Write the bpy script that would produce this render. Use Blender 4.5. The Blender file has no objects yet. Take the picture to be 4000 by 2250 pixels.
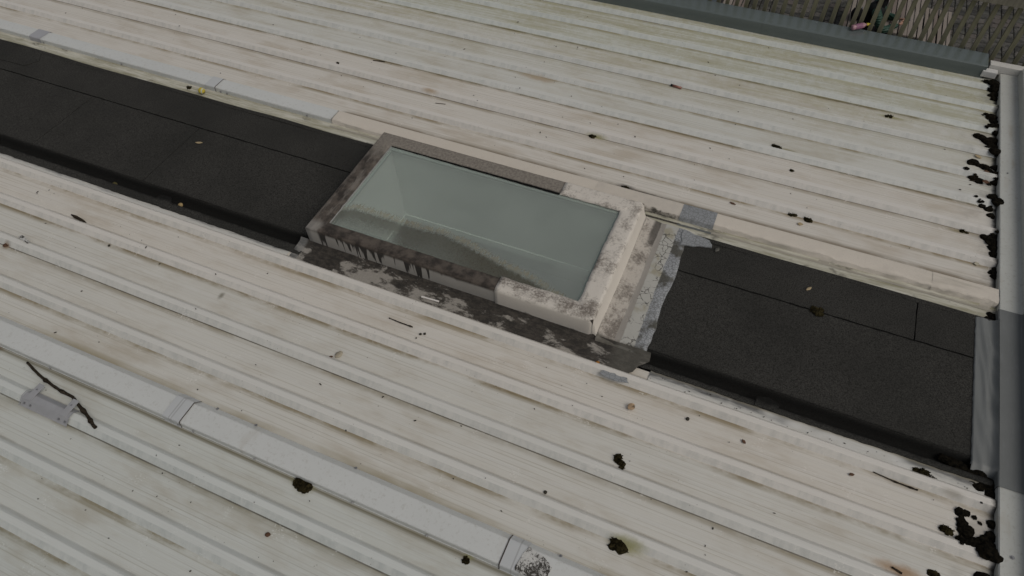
import bpy, bmesh, math, random
from mathutils import Vector, Matrix, noise as mnoise
R = math.radians
sc = bpy.context.scene
COL = sc.collection
random.seed(7)

# ------------------------------------------------------------------ camera
CAM_H = 4.16
pitch, yaw, roll = 0.911107536, -0.442184815, 0.0433074215
fwd = Vector((math.sin(yaw)*math.cos(pitch), math.cos(yaw)*math.cos(pitch), -math.sin(pitch)))
rt = Vector((math.cos(yaw), -math.sin(yaw), 0)); dn = fwd.cross(rt)
rt2 = math.cos(roll)*rt + math.sin(roll)*dn
dn2 = -math.sin(roll)*rt + math.cos(roll)*dn
cam_d = bpy.data.cameras.new('camera'); cam = bpy.data.objects.new('camera', cam_d); COL.objects.link(cam)
m = Matrix((rt2, -dn2, -fwd)).transposed().to_4x4(); m.translation = (0, 0, CAM_H)
cam.matrix_world = m
cam_d.sensor_width = 36; cam_d.lens = 2671.8/4000*36; cam_d.clip_start = .05; cam_d.clip_end = 3000
sc.camera = cam

# ------------------------------------------------------------------ sky, sun, exposure
SUN_EL, SUN_AZ = R(50), R(102)          # azimuth measured from +Y towards +X
w = bpy.data.worlds.new('World'); sc.world = w; w.use_nodes = True
wn = w.node_tree; wn.nodes.clear()
sky = wn.nodes.new('ShaderNodeTexSky'); sky.sky_type = 'NISHITA'; sky.sun_disc = False
sky.sun_elevation = SUN_EL; sky.sun_rotation = SUN_AZ; sky.dust_density = 5; sky.air_density = 1.2; sky.altitude = 50
hs = wn.nodes.new('ShaderNodeHueSaturation'); hs.inputs['Saturation'].default_value = .38
bg = wn.nodes.new('ShaderNodeBackground'); bg.inputs['Strength'].default_value = .13
wo = wn.nodes.new('ShaderNodeOutputWorld')
wn.links.new(sky.outputs[0], hs.inputs['Color']); wn.links.new(hs.outputs[0], bg.inputs['Color']); wn.links.new(bg.outputs[0], wo.inputs[0])
sl = bpy.data.lights.new('sun', 'SUN'); sun = bpy.data.objects.new('sun', sl); COL.objects.link(sun)
sl.energy = 1.5; sl.angle = R(46); sl.color = (1, .955, .87)
sd = Vector((math.sin(SUN_AZ)*math.cos(SUN_EL), math.cos(SUN_AZ)*math.cos(SUN_EL), math.sin(SUN_EL)))
sun.rotation_euler = sd.to_track_quat('Z', 'Y').to_euler()
vs = sc.view_settings
vs.view_transform = 'Standard'; vs.look = 'None'; vs.gamma = 1; vs.use_curve_mapping = False
vs.exposure = -1.17
sc.cycles.use_denoising = True
sc.cycles.max_bounces = 12; sc.cycles.diffuse_bounces = 8; sc.cycles.glossy_bounces = 4; sc.cycles.transparent_max_bounces = 12

# ------------------------------------------------------------------ node shorthand
class NT:
    def __init__(s, name):
        s.m = bpy.data.materials.new(name); s.m.use_nodes = True
        s.t = s.m.node_tree; s.t.nodes.clear()
        s.out = s.t.nodes.new('ShaderNodeOutputMaterial')
        s.tc = s.t.nodes.new('ShaderNodeTexCoord'); s.P = s.tc.outputs['Object']
        sp = s.t.nodes.new('ShaderNodeSeparateXYZ'); s.t.links.new(s.P, sp.inputs[0])
        s.x, s.y, s.z = sp.outputs
    def n(s, k, **kw):
        nd = s.t.nodes.new(k)
        for a, b in kw.items(): setattr(nd, a, b)
        return nd
    def put(s, sock, v):
        if isinstance(v, bpy.types.NodeSocket): s.t.links.new(v, sock)
        elif isinstance(v, (tuple, list)) and len(v) == 3 and sock.type == 'RGBA': sock.default_value = (*v, 1)
        else: sock.default_value = v
    def ma(s, op, a, b=0, c=0, clamp=False):
        nd = s.n('ShaderNodeMath', operation=op, use_clamp=clamp)
        s.put(nd.inputs[0], a); s.put(nd.inputs[1], b); s.put(nd.inputs[2], c)
        return nd.outputs[0]
    def mul(s, a, b): return s.ma('MULTIPLY', a, b)
    def add(s, a, b): return s.ma('ADD', a, b)
    def sub(s, a, b): return s.ma('SUBTRACT', a, b)
    def ss(s, v, lo, hi, a=0., b=1.):
        nd = s.n('ShaderNodeMapRange', interpolation_type='SMOOTHSTEP')
        s.put(nd.inputs[0], v)
        for i, q in enumerate((lo, hi, a, b)): s.put(nd.inputs[1+i], q)
        return nd.outputs[0]
    def vec(s, sx=1, sy=1, sz=1, o=(0, 0, 0)):
        nd = s.n('ShaderNodeMapping'); s.t.links.new(s.P, nd.inputs[0])
        nd.inputs['Scale'].default_value = (sx, sy, sz); nd.inputs['Location'].default_value = o
        return nd.outputs[0]
    def noise(s, v, scale=1, detail=3, rough=.55, dist=0):
        nd = s.n('ShaderNodeTexNoise'); s.put(nd.inputs['Vector'], v)
        nd.inputs['Scale'].default_value = scale; nd.inputs['Detail'].default_value = detail
        nd.inputs['Roughness'].default_value = rough; nd.inputs['Distortion'].default_value = dist
        return nd.outputs[0]
    def voro(s, v, scale, feat='DISTANCE_TO_EDGE', rnd=1):
        nd = s.n('ShaderNodeTexVoronoi', feature=feat); s.put(nd.inputs['Vector'], v)
        nd.inputs['Scale'].default_value = scale; nd.inputs['Randomness'].default_value = rnd
        return nd.outputs['Distance']
    def mix(s, f, a, b):
        nd = s.n('ShaderNodeMix', data_type='RGBA')
        s.put(nd.inputs[0], f); s.put(nd.inputs[6], a); s.put(nd.inputs[7], b)
        return nd.outputs[2]
    def ramp(s, f, stops):
        nd = s.n('ShaderNodeValToRGB'); s.put(nd.inputs[0], f)
        e = nd.color_ramp.elements
        while len(e) < len(stops): e.new(.5)
        for q, (p, c) in zip(e, stops):
            q.position = p; q.color = (*c, 1) if isinstance(c, tuple) else (c, c, c, 1)
        return nd.outputs[0]
    def box(s, x0, x1, y0, y1, e=.02, jit=0):
        """soft rectangle mask in plan"""
        x, y = s.x, s.y
        if jit is not 0: x = s.add(x, jit); y = s.add(y, jit)
        a = s.mul(s.ss(x, x0-e, x0+e), s.ss(x, x1+e, x1-e)); b = s.mul(s.ss(y, y0-e, y0+e), s.ss(y, y1+e, y1-e))
        return s.mul(a, b)
    def blob(s, x, y, rx, ry, soft=.6, jit=0):
        dx = s.mul(s.sub(s.x, x), 1/rx); dy = s.mul(s.sub(s.y, y), 1/ry)
        d = s.ma('SQRT', s.add(s.mul(dx, dx), s.mul(dy, dy)))
        if jit is not 0: d = s.add(d, jit)
        return s.ss(d, 1, 1-soft)
    def bsdf(s, col, rough=.5, spec=.5, bump=None, bstr=.2, bdist=.01, metal=0):
        b = s.n('ShaderNodeBsdfPrincipled')
        s.put(b.inputs['Base Color'], col); s.put(b.inputs['Roughness'], rough); s.put(b.inputs['Metallic'], metal)
        s.put(b.inputs['Specular IOR Level'], spec)
        if bump is not None:
            bn = s.n('ShaderNodeBump'); bn.inputs['Strength'].default_value = bstr; bn.inputs['Distance'].default_value = bdist
            s.put(bn.inputs['Height'], bump); s.t.links.new(bn.outputs[0], b.inputs['Normal'])
        return b.outputs[0]
    def done(s, sh): s.t.links.new(sh, s.out.inputs[0]); return s.m

def plain(name, col, rough=.6, spec=.4, var=.25, scale=30, metal=0):
    t = NT(name); n = t.noise(t.P, scale, 4)
    c = t.mix(n, tuple(k*(1-var) for k in col), tuple(min(1, k*(1+var)) for k in col))
    return t.done(t.bsdf(c, rough, spec, n, .15, .004, metal))

# painted sheet: dirt lies in the pans in front of the ribs, along the laps (with painted shade in front), and as algae
def sheet_mat(name, base, pitch, algae):
    t = NT(name)
    wob = t.noise(t.vec(.5, 2, 1), 1, 2)
    yy = t.sub(t.y, base - 50*pitch)
    u = t.ma('FRACT', t.mul(yy, 1/pitch))                         # 0 at the foot of a rib's front face
    k3 = t.ma('FRACT', t.mul(t.ma('FLOOR', t.add(t.mul(yy, 1/pitch), .5)), 1/3))
    streak = t.noise(t.vec(.35, 38, 1), 1, 4, .6)
    fine = t.noise(t.vec(1.6, 170, 1), 1, 3, .6)
    patch_ = t.noise(t.vec(.8, 5, 1, (7, 7, 0)), 1, 4, .6)
    patch = t.noise(t.vec(1.1, 2.6, 1), 1, 4, .6)
    patch2 = t.noise(t.vec(2.3, 9, 1, (3, 1, 0)), 1, 5, .65)
    mott = t.noise(t.P, 14, 6, .7)
    streak2 = t.noise(t.vec(.22, 75, 1, (2, 4, 0)), 1, 4, .62)
    col = t.mix(streak, (.625, .622, .595), (.70, .698, .672))
    pan0 = t.mul(t.ss(u, .285, .34), t.ss(u, 1.0, .995))
    col = t.mix(t.mul(pan0, t.ss(t.add(t.mul(streak, .5), t.mul(streak2, .5)), .32, .66, .25, .95)), col, t.mix(patch_, (.565, .555, .505), (.655, .647, .61)))
    col = t.mix(t.mul(t.ss(fine, .5, .75), .28), col, (.46, .44, .39))
    pan = t.mul(t.ss(u, .30, .36), t.ss(u, 1.0, .995))
    # thin dirt lines at the pan's stiffeners
    ln = 0
    for q in (.445, .515, .60, .72, .785, .90):
        d = t.ma('ABSOLUTE', t.sub(t.add(u, t.mul(t.sub(wob, .5), .012)), q))
        v = t.ss(d, .014, .002); ln = v if ln == 0 else t.ma('MAXIMUM', ln, v)
    lm = t.mul(ln, t.ss(t.noise(t.vec(.7, 14, 1, (9, 2, 0)), 1, 4), .36, .66, .06, .6))
    col = t.mix(t.mul(lm, .7), col, (.31, .28, .21))
    # brown film on the pans
    film = t.mul(pan, t.ss(t.add(t.mul(patch, .55), t.mul(patch2, .45)), .46, .68))
    col = t.mix(t.mul(film, .55), col, (.41, .355, .27))
    # stain collecting in front of each rib face
    fr = t.mul(t.ss(t.add(u, t.mul(t.sub(streak, .5), .08)), .84, .985), t.ss(t.noise(t.vec(1.5, 3, 1, (5, 7, 0)), 1, 5, .7), .38, .60, .12, 1))
    col = t.mix(t.mul(fr, .85), col, (.23, .185, .10))
    bk = t.mul(t.mul(t.ss(u, .35, .31), t.ss(u, .24, .28)), t.ss(patch, .35, .7))
    col = t.mix(t.mul(bk, .6), col, (.36, .32, .25))
    # mottled cool grey on the rib faces
    face = t.ss(u, .115, .10)
    col = t.mix(t.mul(face, t.ss(t.noise(t.vec(14, 6, 6), 1, 4, .7), .35, .75, .1, .55)), col, (.40, .42, .41))
    # lap seam every third rib
    sm = t.mul(t.ss(k3, .2, .1), t.ma('MAXIMUM', t.ss(u, .970, .980), 0))
    col = t.mix(t.mul(sm, .9), col, (.035, .028, .018))
    sh = t.mul(t.ss(k3, .2, .1), t.ss(u, .80, .93))  # painted shade on the pan just in front of each lap
    col = t.mix(t.mul(sh, t.ss(patch2, .3, .7, .15, .6)), col, (.40, .38, .33))
    # scuffs and pale scratch marks
    sc_ = t.mul(t.ss(t.noise(t.P, 5.5, 2), .60, .68), t.ss(t.noise(t.vec(60, 90, 1), 1, 2), .55, .62))
    col = t.mix(t.mul(sc_, .6), col, (.74, .73, .70))
    sp = t.mul(t.ss(t.voro(t.P, 26, 'F1'), .11, .05), t.ss(t.noise(t.P, 3.1, 3), .52, .62))
    col = t.mix(t.mul(sp, .7), col, (.16, .14, .11))
    if algae:
        al = t.mul(t.mul(t.ss(t.add(t.y, t.mul(t.sub(patch, .5), 1.6)), 4.9, 7.0), t.ss(t.add(t.mul(mott, .4), t.mul(t.noise(t.vec(.9, 26, 1, (1, 5, 0)), 1, 4, .65), .6)), .36, .60)), t.ss(u, .10, .16))
        trail = t.noise(t.P, 9, 3, .6, 2.2)
        tr = t.mul(t.ss(t.ma('ABSOLUTE', t.sub(trail, .5)), .022, .008), t.ss(t.noise(t.P, 2.4, 2), .44, .58))
        al = t.mul(al, t.sub(1, t.mul(tr, .75)))
        col = t.mix(t.mul(al, .78), col, t.mix(t.noise(t.vec(1.5, 60, 1), 1, 3), (.34, .31, .17), (.46, .42, .28)))
    # wet brown-grey deposit by the parapet end
    en = t.mul(t.ss(t.x, 1.55, 2.0), t.ss(t.noise(t.P, 6, 4), .45, .7))
    col = t.mix(t.mul(en, .5), col, (.24, .23, .21))
    if not algae:
        cl_ = t.mul(t.mul(t.ss(t.y, .930, .975), t.ss(t.y, 1.0, .99)), t.ss(streak2, .3, .6, .35, 1)); col = t.mix(t.mul(cl_, .85), col, (.14, .115, .06))
        cb_ = t.mul(t.mul(t.ss(t.y, 1.25, 1.2), t.ss(t.y, 1.17, 1.18)), t.ss(patch, .35, .65, .15, .8)); col = t.mix(cb_, col, (.33, .29, .2))
    else:
        ce_ = t.mul(t.ss(t.add(t.y, t.mul(t.sub(streak, .5), .04)), 4.335, 4.28), t.ss(t.x, -3.8, -3.7)); col = t.mix(t.mul(ce_, t.ss(patch2, .3, .55, .3, .95)), col, (.22, .19, .14))
    for (bx, by, rx, ry, c) in STAINS:
        b = t.blob(bx, by, rx, ry, .9, t.mul(t.sub(mott, .5), .9))
        col = t.mix(t.mul(b, .8), col, c)
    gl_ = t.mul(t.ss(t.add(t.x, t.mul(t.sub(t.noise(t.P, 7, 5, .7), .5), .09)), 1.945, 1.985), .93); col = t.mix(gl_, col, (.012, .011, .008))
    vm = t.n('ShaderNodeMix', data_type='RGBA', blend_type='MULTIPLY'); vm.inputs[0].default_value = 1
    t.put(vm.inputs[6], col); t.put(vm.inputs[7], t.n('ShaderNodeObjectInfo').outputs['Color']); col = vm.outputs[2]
    bm = t.add(t.mul(mott, .5), t.mul(t.noise(t.P, 160, 2), .25))
    return t.done(t.bsdf(col, t.ss(mott, .3, .7, .34, .46), .5, bm, .10, .004))

STAINS = [(-1.36, 4.83, .13, .035, (.25, .24, .08)), (.02, 1.40, .16, .07, (.27, .26, .09)), (1.50, 1.87, .22, .06, (.33, .19, .08)),
          (1.10, 6.10, .17, .03, (.27, .25, .09)), (1.70, 4.80, .10, .03, (.25, .22, .12)), (.28, 5.29, .14, .03, (.26, .23, .12)), (-1.98, .98, .12, .09, (.33, .31, .15)),
          (-3.434, 1.997, .03, .05, (.20, .19, .15)), (1.744, 2.461, .09, .035, (.38, .37, .33)), (-5.44, 1.737, .05, .05, (.25, .16, .09)),
          (-4.68, .97, .10, .03, (.16, .11, .06)), (-.82, .99, .05, .05, (.3, .28, .14)), (-.75, 4.285, .42, .022, (.05, .045, .035)), (-.25, 4.285, .35, .018, (.16, .14, .09)), (-.91, 4.30, .12, .04, (.04, .035, .03)), (-3.1, 4.86, .12, .04, (.40, .31, .21)), (-2.2, 5.47, .3, .06, (.40, .31, .21)), (-1.7, 5.6, .25, .05, (.40, .33, .22))]
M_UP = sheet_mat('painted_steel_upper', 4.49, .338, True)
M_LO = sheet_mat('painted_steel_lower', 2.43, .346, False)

def felt_mat():
    t = NT('mineral_felt')
    g = t.noise(t.P, 130, 3, .95); l = t.noise(t.P, 1.7, 4); m_ = t.noise(t.vec(30, 2, 1), 1, 3)
    c = t.mix(t.ss(g, .34, .70), (.0105, .0102, .0092), (.076, .073, .066))
    c = t.mix(t.ss(l, .35, .7, 0, .45), c, (.020, .020, .018))
    c = t.mix(t.mul(t.ss(t.noise(t.P, 75, 2), .70, .74), .5), c, (.085, .082, .075))
    wet = t.mul(t.ss(t.add(t.y, t.mul(t.sub(l, .5), .04)), 2.785, 2.745), t.ss(t.add(t.y, t.mul(t.sub(t.noise(t.P, 12, 3), .5), .05)), 2.625, 2.668))
    c = t.mix(t.mul(wet, .85), c, (.004, .004, .0035))
    return t.done(t.bsdf(c, .93, .18, g, .5, .004))
M_FELT = felt_mat()
M_BIT = plain('bitumen', (.006, .006, .0055), .85, .15)

def cap_mat(name, a, b, dirt=.35):
    t = NT(name); n = t.noise(t.vec(2, 5, 3), 1, 5, .65); f = t.noise(t.P, 40, 4, .7)
    c = t.mix(n, a, b)
    c = t.mix(t.mul(t.ss(f, .52, .72), dirt), c, (.36, .34, .29))
    c = t.mix(t.mul(t.ss(t.noise(t.vec(5, 1.5, 1, (4, 4, 0)), 1, 4), .60, .72), dirt), c, (.40, .36, .29))
    return t.done(t.bsdf(c, .42, .5, f, .1, .003))
M_CAP = cap_mat('cap_paint', (.585, .592, .572), (.66, .667, .645))
def cover_mat():
    t = NT('cap_cover_paint'); n = t.noise(t.vec(2, 5, 3), 1, 5, .65)
    c = t.mix(n, (.50, .51, .51), (.57, .58, .58)); m_ = 0
    for e in (-2.968, -.6295, -5.123):
        q = t.ss(t.ma('ABSOLUTE', t.sub(t.x, e)), .006, .003); m_ = q if m_ == 0 else t.ma('MAXIMUM', m_, q)
    for e in (-3.06, -.555, -3.04):
        q = t.mul(t.ss(t.ma('ABSOLUTE', t.sub(t.x, e)), .006, .003), .25); m_ = t.ma('MAXIMUM', m_, q)
    return t.done(t.bsdf(t.mix(m_, c, (.06, .045, .035)), .45, .45))
M_COVER = cover_mat()
M_TAPE = cap_mat('grey_tape', (.36, .36, .38), (.42, .42, .44), .2)

def cream_mat():     # liquid-rubber coated flashing behind the skylight, cream, with grime in its folds
    t = NT('cream_coating'); n = t.noise(t.P, 6, 5, .7); f = t.noise(t.P, 130, 3, .7)
    g = t.noise(t.vec(1.4, 10, 1), 1, 5, .65)
    c = t.mix(n, (.60, .54, .46), (.70, .64, .56))
    c = t.mix(t.mul(t.ss(f, .56, .68), t.ss(n, .4, .6, .05, .4)), c, (.30, .27, .22))
    low = t.ss(t.add(t.y, t.mul(t.sub(g, .5), .10)), 4.10, 4.055)
    c = t.mix(t.mul(low, .75), c, (.27, .25, .20))
    edge = t.mul(t.ss(t.y, 4.236, 4.25), t.ss(g, .3, .6, .3, 1))
    c = t.mix(t.mul(edge, .8), c, (.30, .26, .20))
    # weathered grey-brown right of the second lap
    lap = t.mul(t.ss(t.x, -1.14, -1.12), t.ss(t.x, -.36, -.40))
    c = t.mix(t.mul(lap, t.ss(n, .35, .7, .15, .6)), c, (.46, .42, .37))
    s = t.mul(t.ss(t.x, -.75, -.68), t.ss(t.x, -.08, -.2)); s = t.mul(s, t.ss(t.add(t.y, t.mul(t.sub(n, .5), .25)), 4.11, 4.06))
    c = t.mix(s, c, t.mix(t.ss(f, .4, .6), (.018, .016, .010), (.11, .10, .08)))
    end = t.mul(t.ss(t.x, 1.2, 1.95), t.ss(g, .45, .7)); c = t.mix(t.mul(end, .6), c, (.26, .24, .18))
    return t.done(t.bsdf(c, .6, .4, t.add(f, t.mul(n, 2)), .25, .006))
M_CREAM = cream_mat()

def ledge_mat():
    t = NT('dirty_ledge'); n = t.noise(t.vec(2.2, 22, 1), 1, 5, .7); f = t.noise(t.P, 50, 3)
    q = t.noise(t.vec(3, 5, 1, (2, 8, 0)), 1, 4, .7)
    c = t.mix(t.ss(n, .3, .7), (.30, .28, .19), (.62, .60, .52))
    c = t.mix(t.mul(t.ss(q, .55, .66), .8), c, (.13, .12, .10))
    c = t.mix(t.mul(t.ss(t.add(t.y, t.mul(t.sub(q, .5), .06)), 3.975, 3.95), .7), c, (.06, .055, .045))
    return t.done(t.bsdf(c, .6, .4, f, .2, .004))
M_LEDGE = ledge_mat()

def edge_mat():   # lower white sheet edge next to the felt: bitumen smears
    t = NT('smeared_edge'); n = t.noise(t.vec(5, 22, 1), 1, 5, .7); q = t.noise(t.vec(1.3, 3, 1), 1, 3)
    c = t.mix(t.ss(n, .35, .7), (.56, .545, .50), (.64, .63, .60))
    s = t.mul(t.ss(t.add(t.y, t.mul(t.sub(n, .5), .16)), 2.535, 2.60), t.ss(q, .38, .50))
    c = t.mix(t.mul(s, .85), c, (.05, .05, .05))
    c = t.mix(t.ss(t.add(t.y, t.mul(t.sub(n, .5), .05)), 2.585, 2.61, 0, .6), c, (.30, .27, .19))
    return t.done(t.bsdf(c, .5, .4, n, .1, .003))
M_EDGE = edge_mat()

def kerb_mat():
    t = NT('mouldy_kerb_paint')
    n = t.noise(t.P, 7, 5, .7); f = t.noise(t.P, 45, 4, .7)
    c = t.mix(n, (.29, .272, .245), (.39, .37, .34))
    top = t.ss(t.z, .155, .192)
    back = t.ss(t.y, 3.6, 3.85)
    blk = t.mix(t.ss(t.noise(t.P, 11, 4, .65), .35, .65), (.030, .024, .020), (.105, .086, .070))
    brn = t.mix(t.ss(f, .35, .65), (.17, .15, .126), (.27, .24, .205))
    tc_ = t.mix(back, blk, brn)
    # left rail keeps paler streaks along its length
    lr = t.mul(t.ss(t.x, -2.93, -2.96), t.ss(t.noise(t.vec(20, 5, 1), 1, 5, .7), .46, .66))
    tc_ = t.mix(t.mul(lr, .75), tc_, (.20, .178, .155))
    # runs down the front face
    front = t.ss(t.y, 2.76, 2.73)
    r1 = t.noise(t.vec(5.5, 0, .5), 1, 3, .6); r2 = t.noise(t.vec(19, 0, .8, (3, 0, 0)), 1, 3, .6)
    run = t.add(t.mul(r1, .45), t.mul(r2, .62))
    reach = t.ss(t.x, -1.78, -2.05)               # long runs only on the left half
    lim = t.sub(.200, t.add(t.mul(t.ss(run, .50, .66), t.mul(reach, .26)), t.add(.022, t.mul(t.sub(r1, .5), .10))))
    left = t.ss(t.x, -2.985, -2.955)
    drip = t.mul(t.mul(t.ss(t.sub(t.z, lim), -.02, .03), left), front)
    c = t.mix(t.mul(drip, .94), c, (.022, .019, .017))
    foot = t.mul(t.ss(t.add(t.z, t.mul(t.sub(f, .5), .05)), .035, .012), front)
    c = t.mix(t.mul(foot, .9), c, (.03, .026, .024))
    corner = t.mul(t.ss(t.x, -2.94, -2.99), t.ss(t.y, 2.84, 2.78))
    mould = t.mul(top, t.sub(1, t.mul(corner, .55)))
    c = t.mix(t.mul(mould, .97), c, tc_)
    return t.done(t.bsdf(c, .75, .3, t.add(f, n), .3, .006))
M_KERB = kerb_mat()

def membrane_mat(dirty=1., name='white_membrane'):
    t = NT(name); n = t.noise(t.P, 6.5, 5, .75); f = t.noise(t.P, 70, 4, .75); h = t.noise(t.vec(24, 3, 1), 1, 4, .7)
    c = t.mix(n, (.61, .56, .495), (.72, .67, .60))
    fl = t.ss(t.z, .17, .20)                                    # grit settles on the flat top
    g = t.mul(t.ss(t.add(t.mul(n, .75), t.mul(f, .35)), .50, .70), t.add(.10, t.mul(fl, .85)))
    c = t.mix(t.mul(g, dirty), c, (.205, .175, .145))
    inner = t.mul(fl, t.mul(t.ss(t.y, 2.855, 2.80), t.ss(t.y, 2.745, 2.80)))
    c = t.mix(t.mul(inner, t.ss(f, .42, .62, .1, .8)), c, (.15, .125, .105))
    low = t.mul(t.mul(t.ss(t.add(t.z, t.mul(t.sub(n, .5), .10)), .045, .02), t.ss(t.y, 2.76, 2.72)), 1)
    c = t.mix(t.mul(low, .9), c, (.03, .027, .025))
    return t.done(t.bsdf(c, .55, .45, t.add(f, t.mul(n, 2)), .25, .006))
M_MEM = membrane_mat()

def apron_front_mat():
    t = NT('blackened_apron'); n = t.noise(t.vec(14, 26, 1), 1, 6, .78); b = t.noise(t.vec(5.5, 10, 1, (1.7, 3, 0)), 1, 4, .6, .4); f = t.noise(t.P, 60, 4, .7)
    c = t.mix(f, (.22, .20, .175), (.38, .355, .315))
    blk = t.mix(t.ss(n, .4, .65), (.016, .0135, .011), (.058, .049, .040))
    bias = t.add(t.mul(t.ss(t.y, 2.63, 2.71), .12), t.mul(t.ss(t.x, -2.2, -1.1), .085))
    bias = t.add(bias, t.mul(t.mul(t.ss(t.x, -2.72, -2.80), t.ss(t.x, -3.06, -2.98)), .2))
    k = t.ss(t.add(t.add(t.mul(b, .6), t.mul(n, .4)), bias), .485, .575)
    c = t.mix(t.mul(k, .96), c, blk)
    ed = t.mul(t.ss(t.add(t.y, t.mul(t.sub(n, .5), .09)), 2.525, 2.50), .8)
    c = t.mix(ed, c, (.055, .048, .030))
    gr = t.ss(t.x, -.52, -.44); c = t.mix(t.mul(gr, .55), c, t.mix(n, (.035, .032, .02), (.20, .19, .165)))
    ln = t.ss(t.x, -3.09, -3.12); c = t.mix(t.mul(ln, .6), c, t.mix(n, (.10, .10, .095), (.30, .30, .29)))
    return t.done(t.bsdf(c, .75, .35, t.add(f, n), .4, .006))
M_APF = apron_front_mat()

def apron_side_mat():
    t = NT('cracked_side_apron'); n = t.noise(t.P, 7, 5, .72); f = t.noise(t.P, 60, 4, .75); l = t.noise(t.vec(30, 3, 1), 1, 3)
    xj = t.add(t.x, t.mul(t.sub(n, .5), .03))
    # coat 1: cream slope
    c1 = t.mix(n, (.40, .365, .32), (.62, .57, .51))
    c1 = t.mix(t.mul(t.ss(t.add(t.mul(n, .75), t.mul(f, .35)), .46, .68), .9), c1, (.14, .12, .10))
    up = t.mul(t.ss(t.add(t.y, t.mul(t.sub(n, .5), .3)), 3.62, 3.78), t.ss(xj, -.575, -.545)); c1 = t.mix(t.mul(up, .85), c1, (.06, .052, .045))
    # coat 2: smooth grey fillet; coat 3: pale cracked strip; coat 4: grey cracked edge
    c2 = t.mix(l, (.26, .24, .215), (.36, .335, .30))
    dv = t.n('ShaderNodeVectorMath', operation='ADD'); nz = t.n('ShaderNodeTexNoise'); nz.inputs['Scale'].default_value = 24; nz.inputs['Detail'].default_value = 4; t.put(nz.inputs[0], t.P)
    sc2 = t.n('ShaderNodeVectorMath', operation='SCALE'); t.put(sc2.inputs[0], nz.outputs[1]); sc2.inputs['Scale'].default_value = .05; t.put(dv.inputs[0], t.P); t.put(dv.inputs[1], sc2.outputs[0])
    cr = t.voro(dv.outputs[0], 17); crk = t.mul(t.ss(t.add(cr, t.mul(t.sub(f, .5), .06)), .055, .015), t.ss(t.noise(t.P, 6.5, 3), .44, .54))
    c3 = t.mix(n, (.37, .36, .325), (.50, .49, .455))
    c3 = t.mix(t.mul(t.ss(t.noise(t.P, 5, 3, .5), .56, .68), .6), c3, (.27, .235, .14))
    c3 = t.mix(t.mul(crk, .9), c3, (.05, .047, .04))
    fine = t.voro(t.P, 42); fc = t.ss(fine, .09, .03)
    c4 = t.mix(n, (.23, .24, .25), (.36, .37, .38)); c4 = t.mix(t.mul(fc, .6), c4, (.07, .07, .07))
    c4 = t.mix(t.mul(t.ss(t.noise(t.P, 3.6, 4, .6), .52, .62), .85), c4, (.055, .05, .035))
    c = t.mix(t.ss(xj, -.505, -.495), c1, c2)
    c = t.mix(t.ss(xj, -.462, -.452), c, c3)
    c = t.mix(t.ss(t.add(t.x, t.mul(t.sub(n, .5), .05)), -.362, -.352), c, c4)
    low = t.mul(t.ss(t.add(t.y, t.mul(t.sub(n, .5), .12)), 2.76, 2.72), .8); c = t.mix(low, c, (.07, .065, .05))
    return t.done(t.bsdf(c, .7, .35, t.sub(t.add(f, n), t.mul(crk, 2)), .4, .006))
M_APS = apron_side_mat()

def grey_patch_mat(darken_front=True):
    t = NT('grey_sealant'); n = t.noise(t.P, 9, 5, .7); fc = t.ss(t.voro(t.P, 34), .09, .03)
    c = t.mix(n, (.23, .24, .245), (.33, .34, .35)); c = t.mix(t.mul(fc, .45), c, (.09, .09, .09))
    if darken_front: c = t.mix(t.ss(t.add(t.y, t.mul(t.sub(n, .5), .06)), 4.09, 4.04, 0, .75), c, (.09, .095, .085))  # grey darkens towards the front edge
    return t.done(t.bsdf(c, .65, .35, n, .3, .005))
M_GP = grey_patch_mat(); M_GP2 = grey_patch_mat(False)

def lead_mat():
    t = NT('grey_membrane'); n = t.noise(t.P, 5, 5, .6); f = t.noise(t.vec(60, 8, 8), 1, 3)
    c = t.mix(n, (.14, .147, .143), (.19, .197, .193)); c = t.mix(t.mul(t.ss(f, .5, .8), .3), c, (.23, .24, .245))
    return t.done(t.bsdf(c, .5, .45, f, .06, .003))
M_LEAD = lead_mat()
M_PAR = cap_mat('parapet_paint', (.46, .465, .43), (.56, .565, .53), .6)

def eaves_mat():
    t = NT('grey_eaves_paint'); n = t.noise(t.P, 4, 4); c = t.mix(n, (.115, .138, .136), (.14, .165, .162))
    return t.done(t.bsdf(c, .17, .5, n, .01, .003))
M_EAVES = eaves_mat()

def wood_mat(name, a, b, g=1.):
    t = NT(name); n = t.noise(t.vec(40, 40, 2.2), 1, 4, .65); q = t.noise(t.P, 3, 3)
    oi = t.n('ShaderNodeObjectInfo').outputs['Random']
    c = t.mix(t.ss(n, .3, .7), a, b); c = t.mix(t.mul(t.ss(q, .5, .7), .5), c, tuple(k*.6 for k in a))
    c = t.mix(t.mul(oi, .35), c, tuple(k*.62 for k in b))
    return t.done(t.bsdf(c, .8, .25, n, .3, .004))
M_PALE = wood_mat('weathered_paling', (.155, .148, .095), (.26, .245, .165))
def slat_mat():
    t = NT('bench_slat_wood'); n = t.noise(t.vec(40, 2.2, 40), 1, 4, .65); oi = t.n('ShaderNodeObjectInfo').outputs['Random']
    c = t.mix(n, (.19, .16, .138), (.32, .282, .245)); c = t.mix(t.ss(oi, .6, .9, 0, .55), c, (.125, .088, .075))
    return t.done(t.bsdf(c, .75, .25, n, .2, .003))
M_SLAT = slat_mat()

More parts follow.
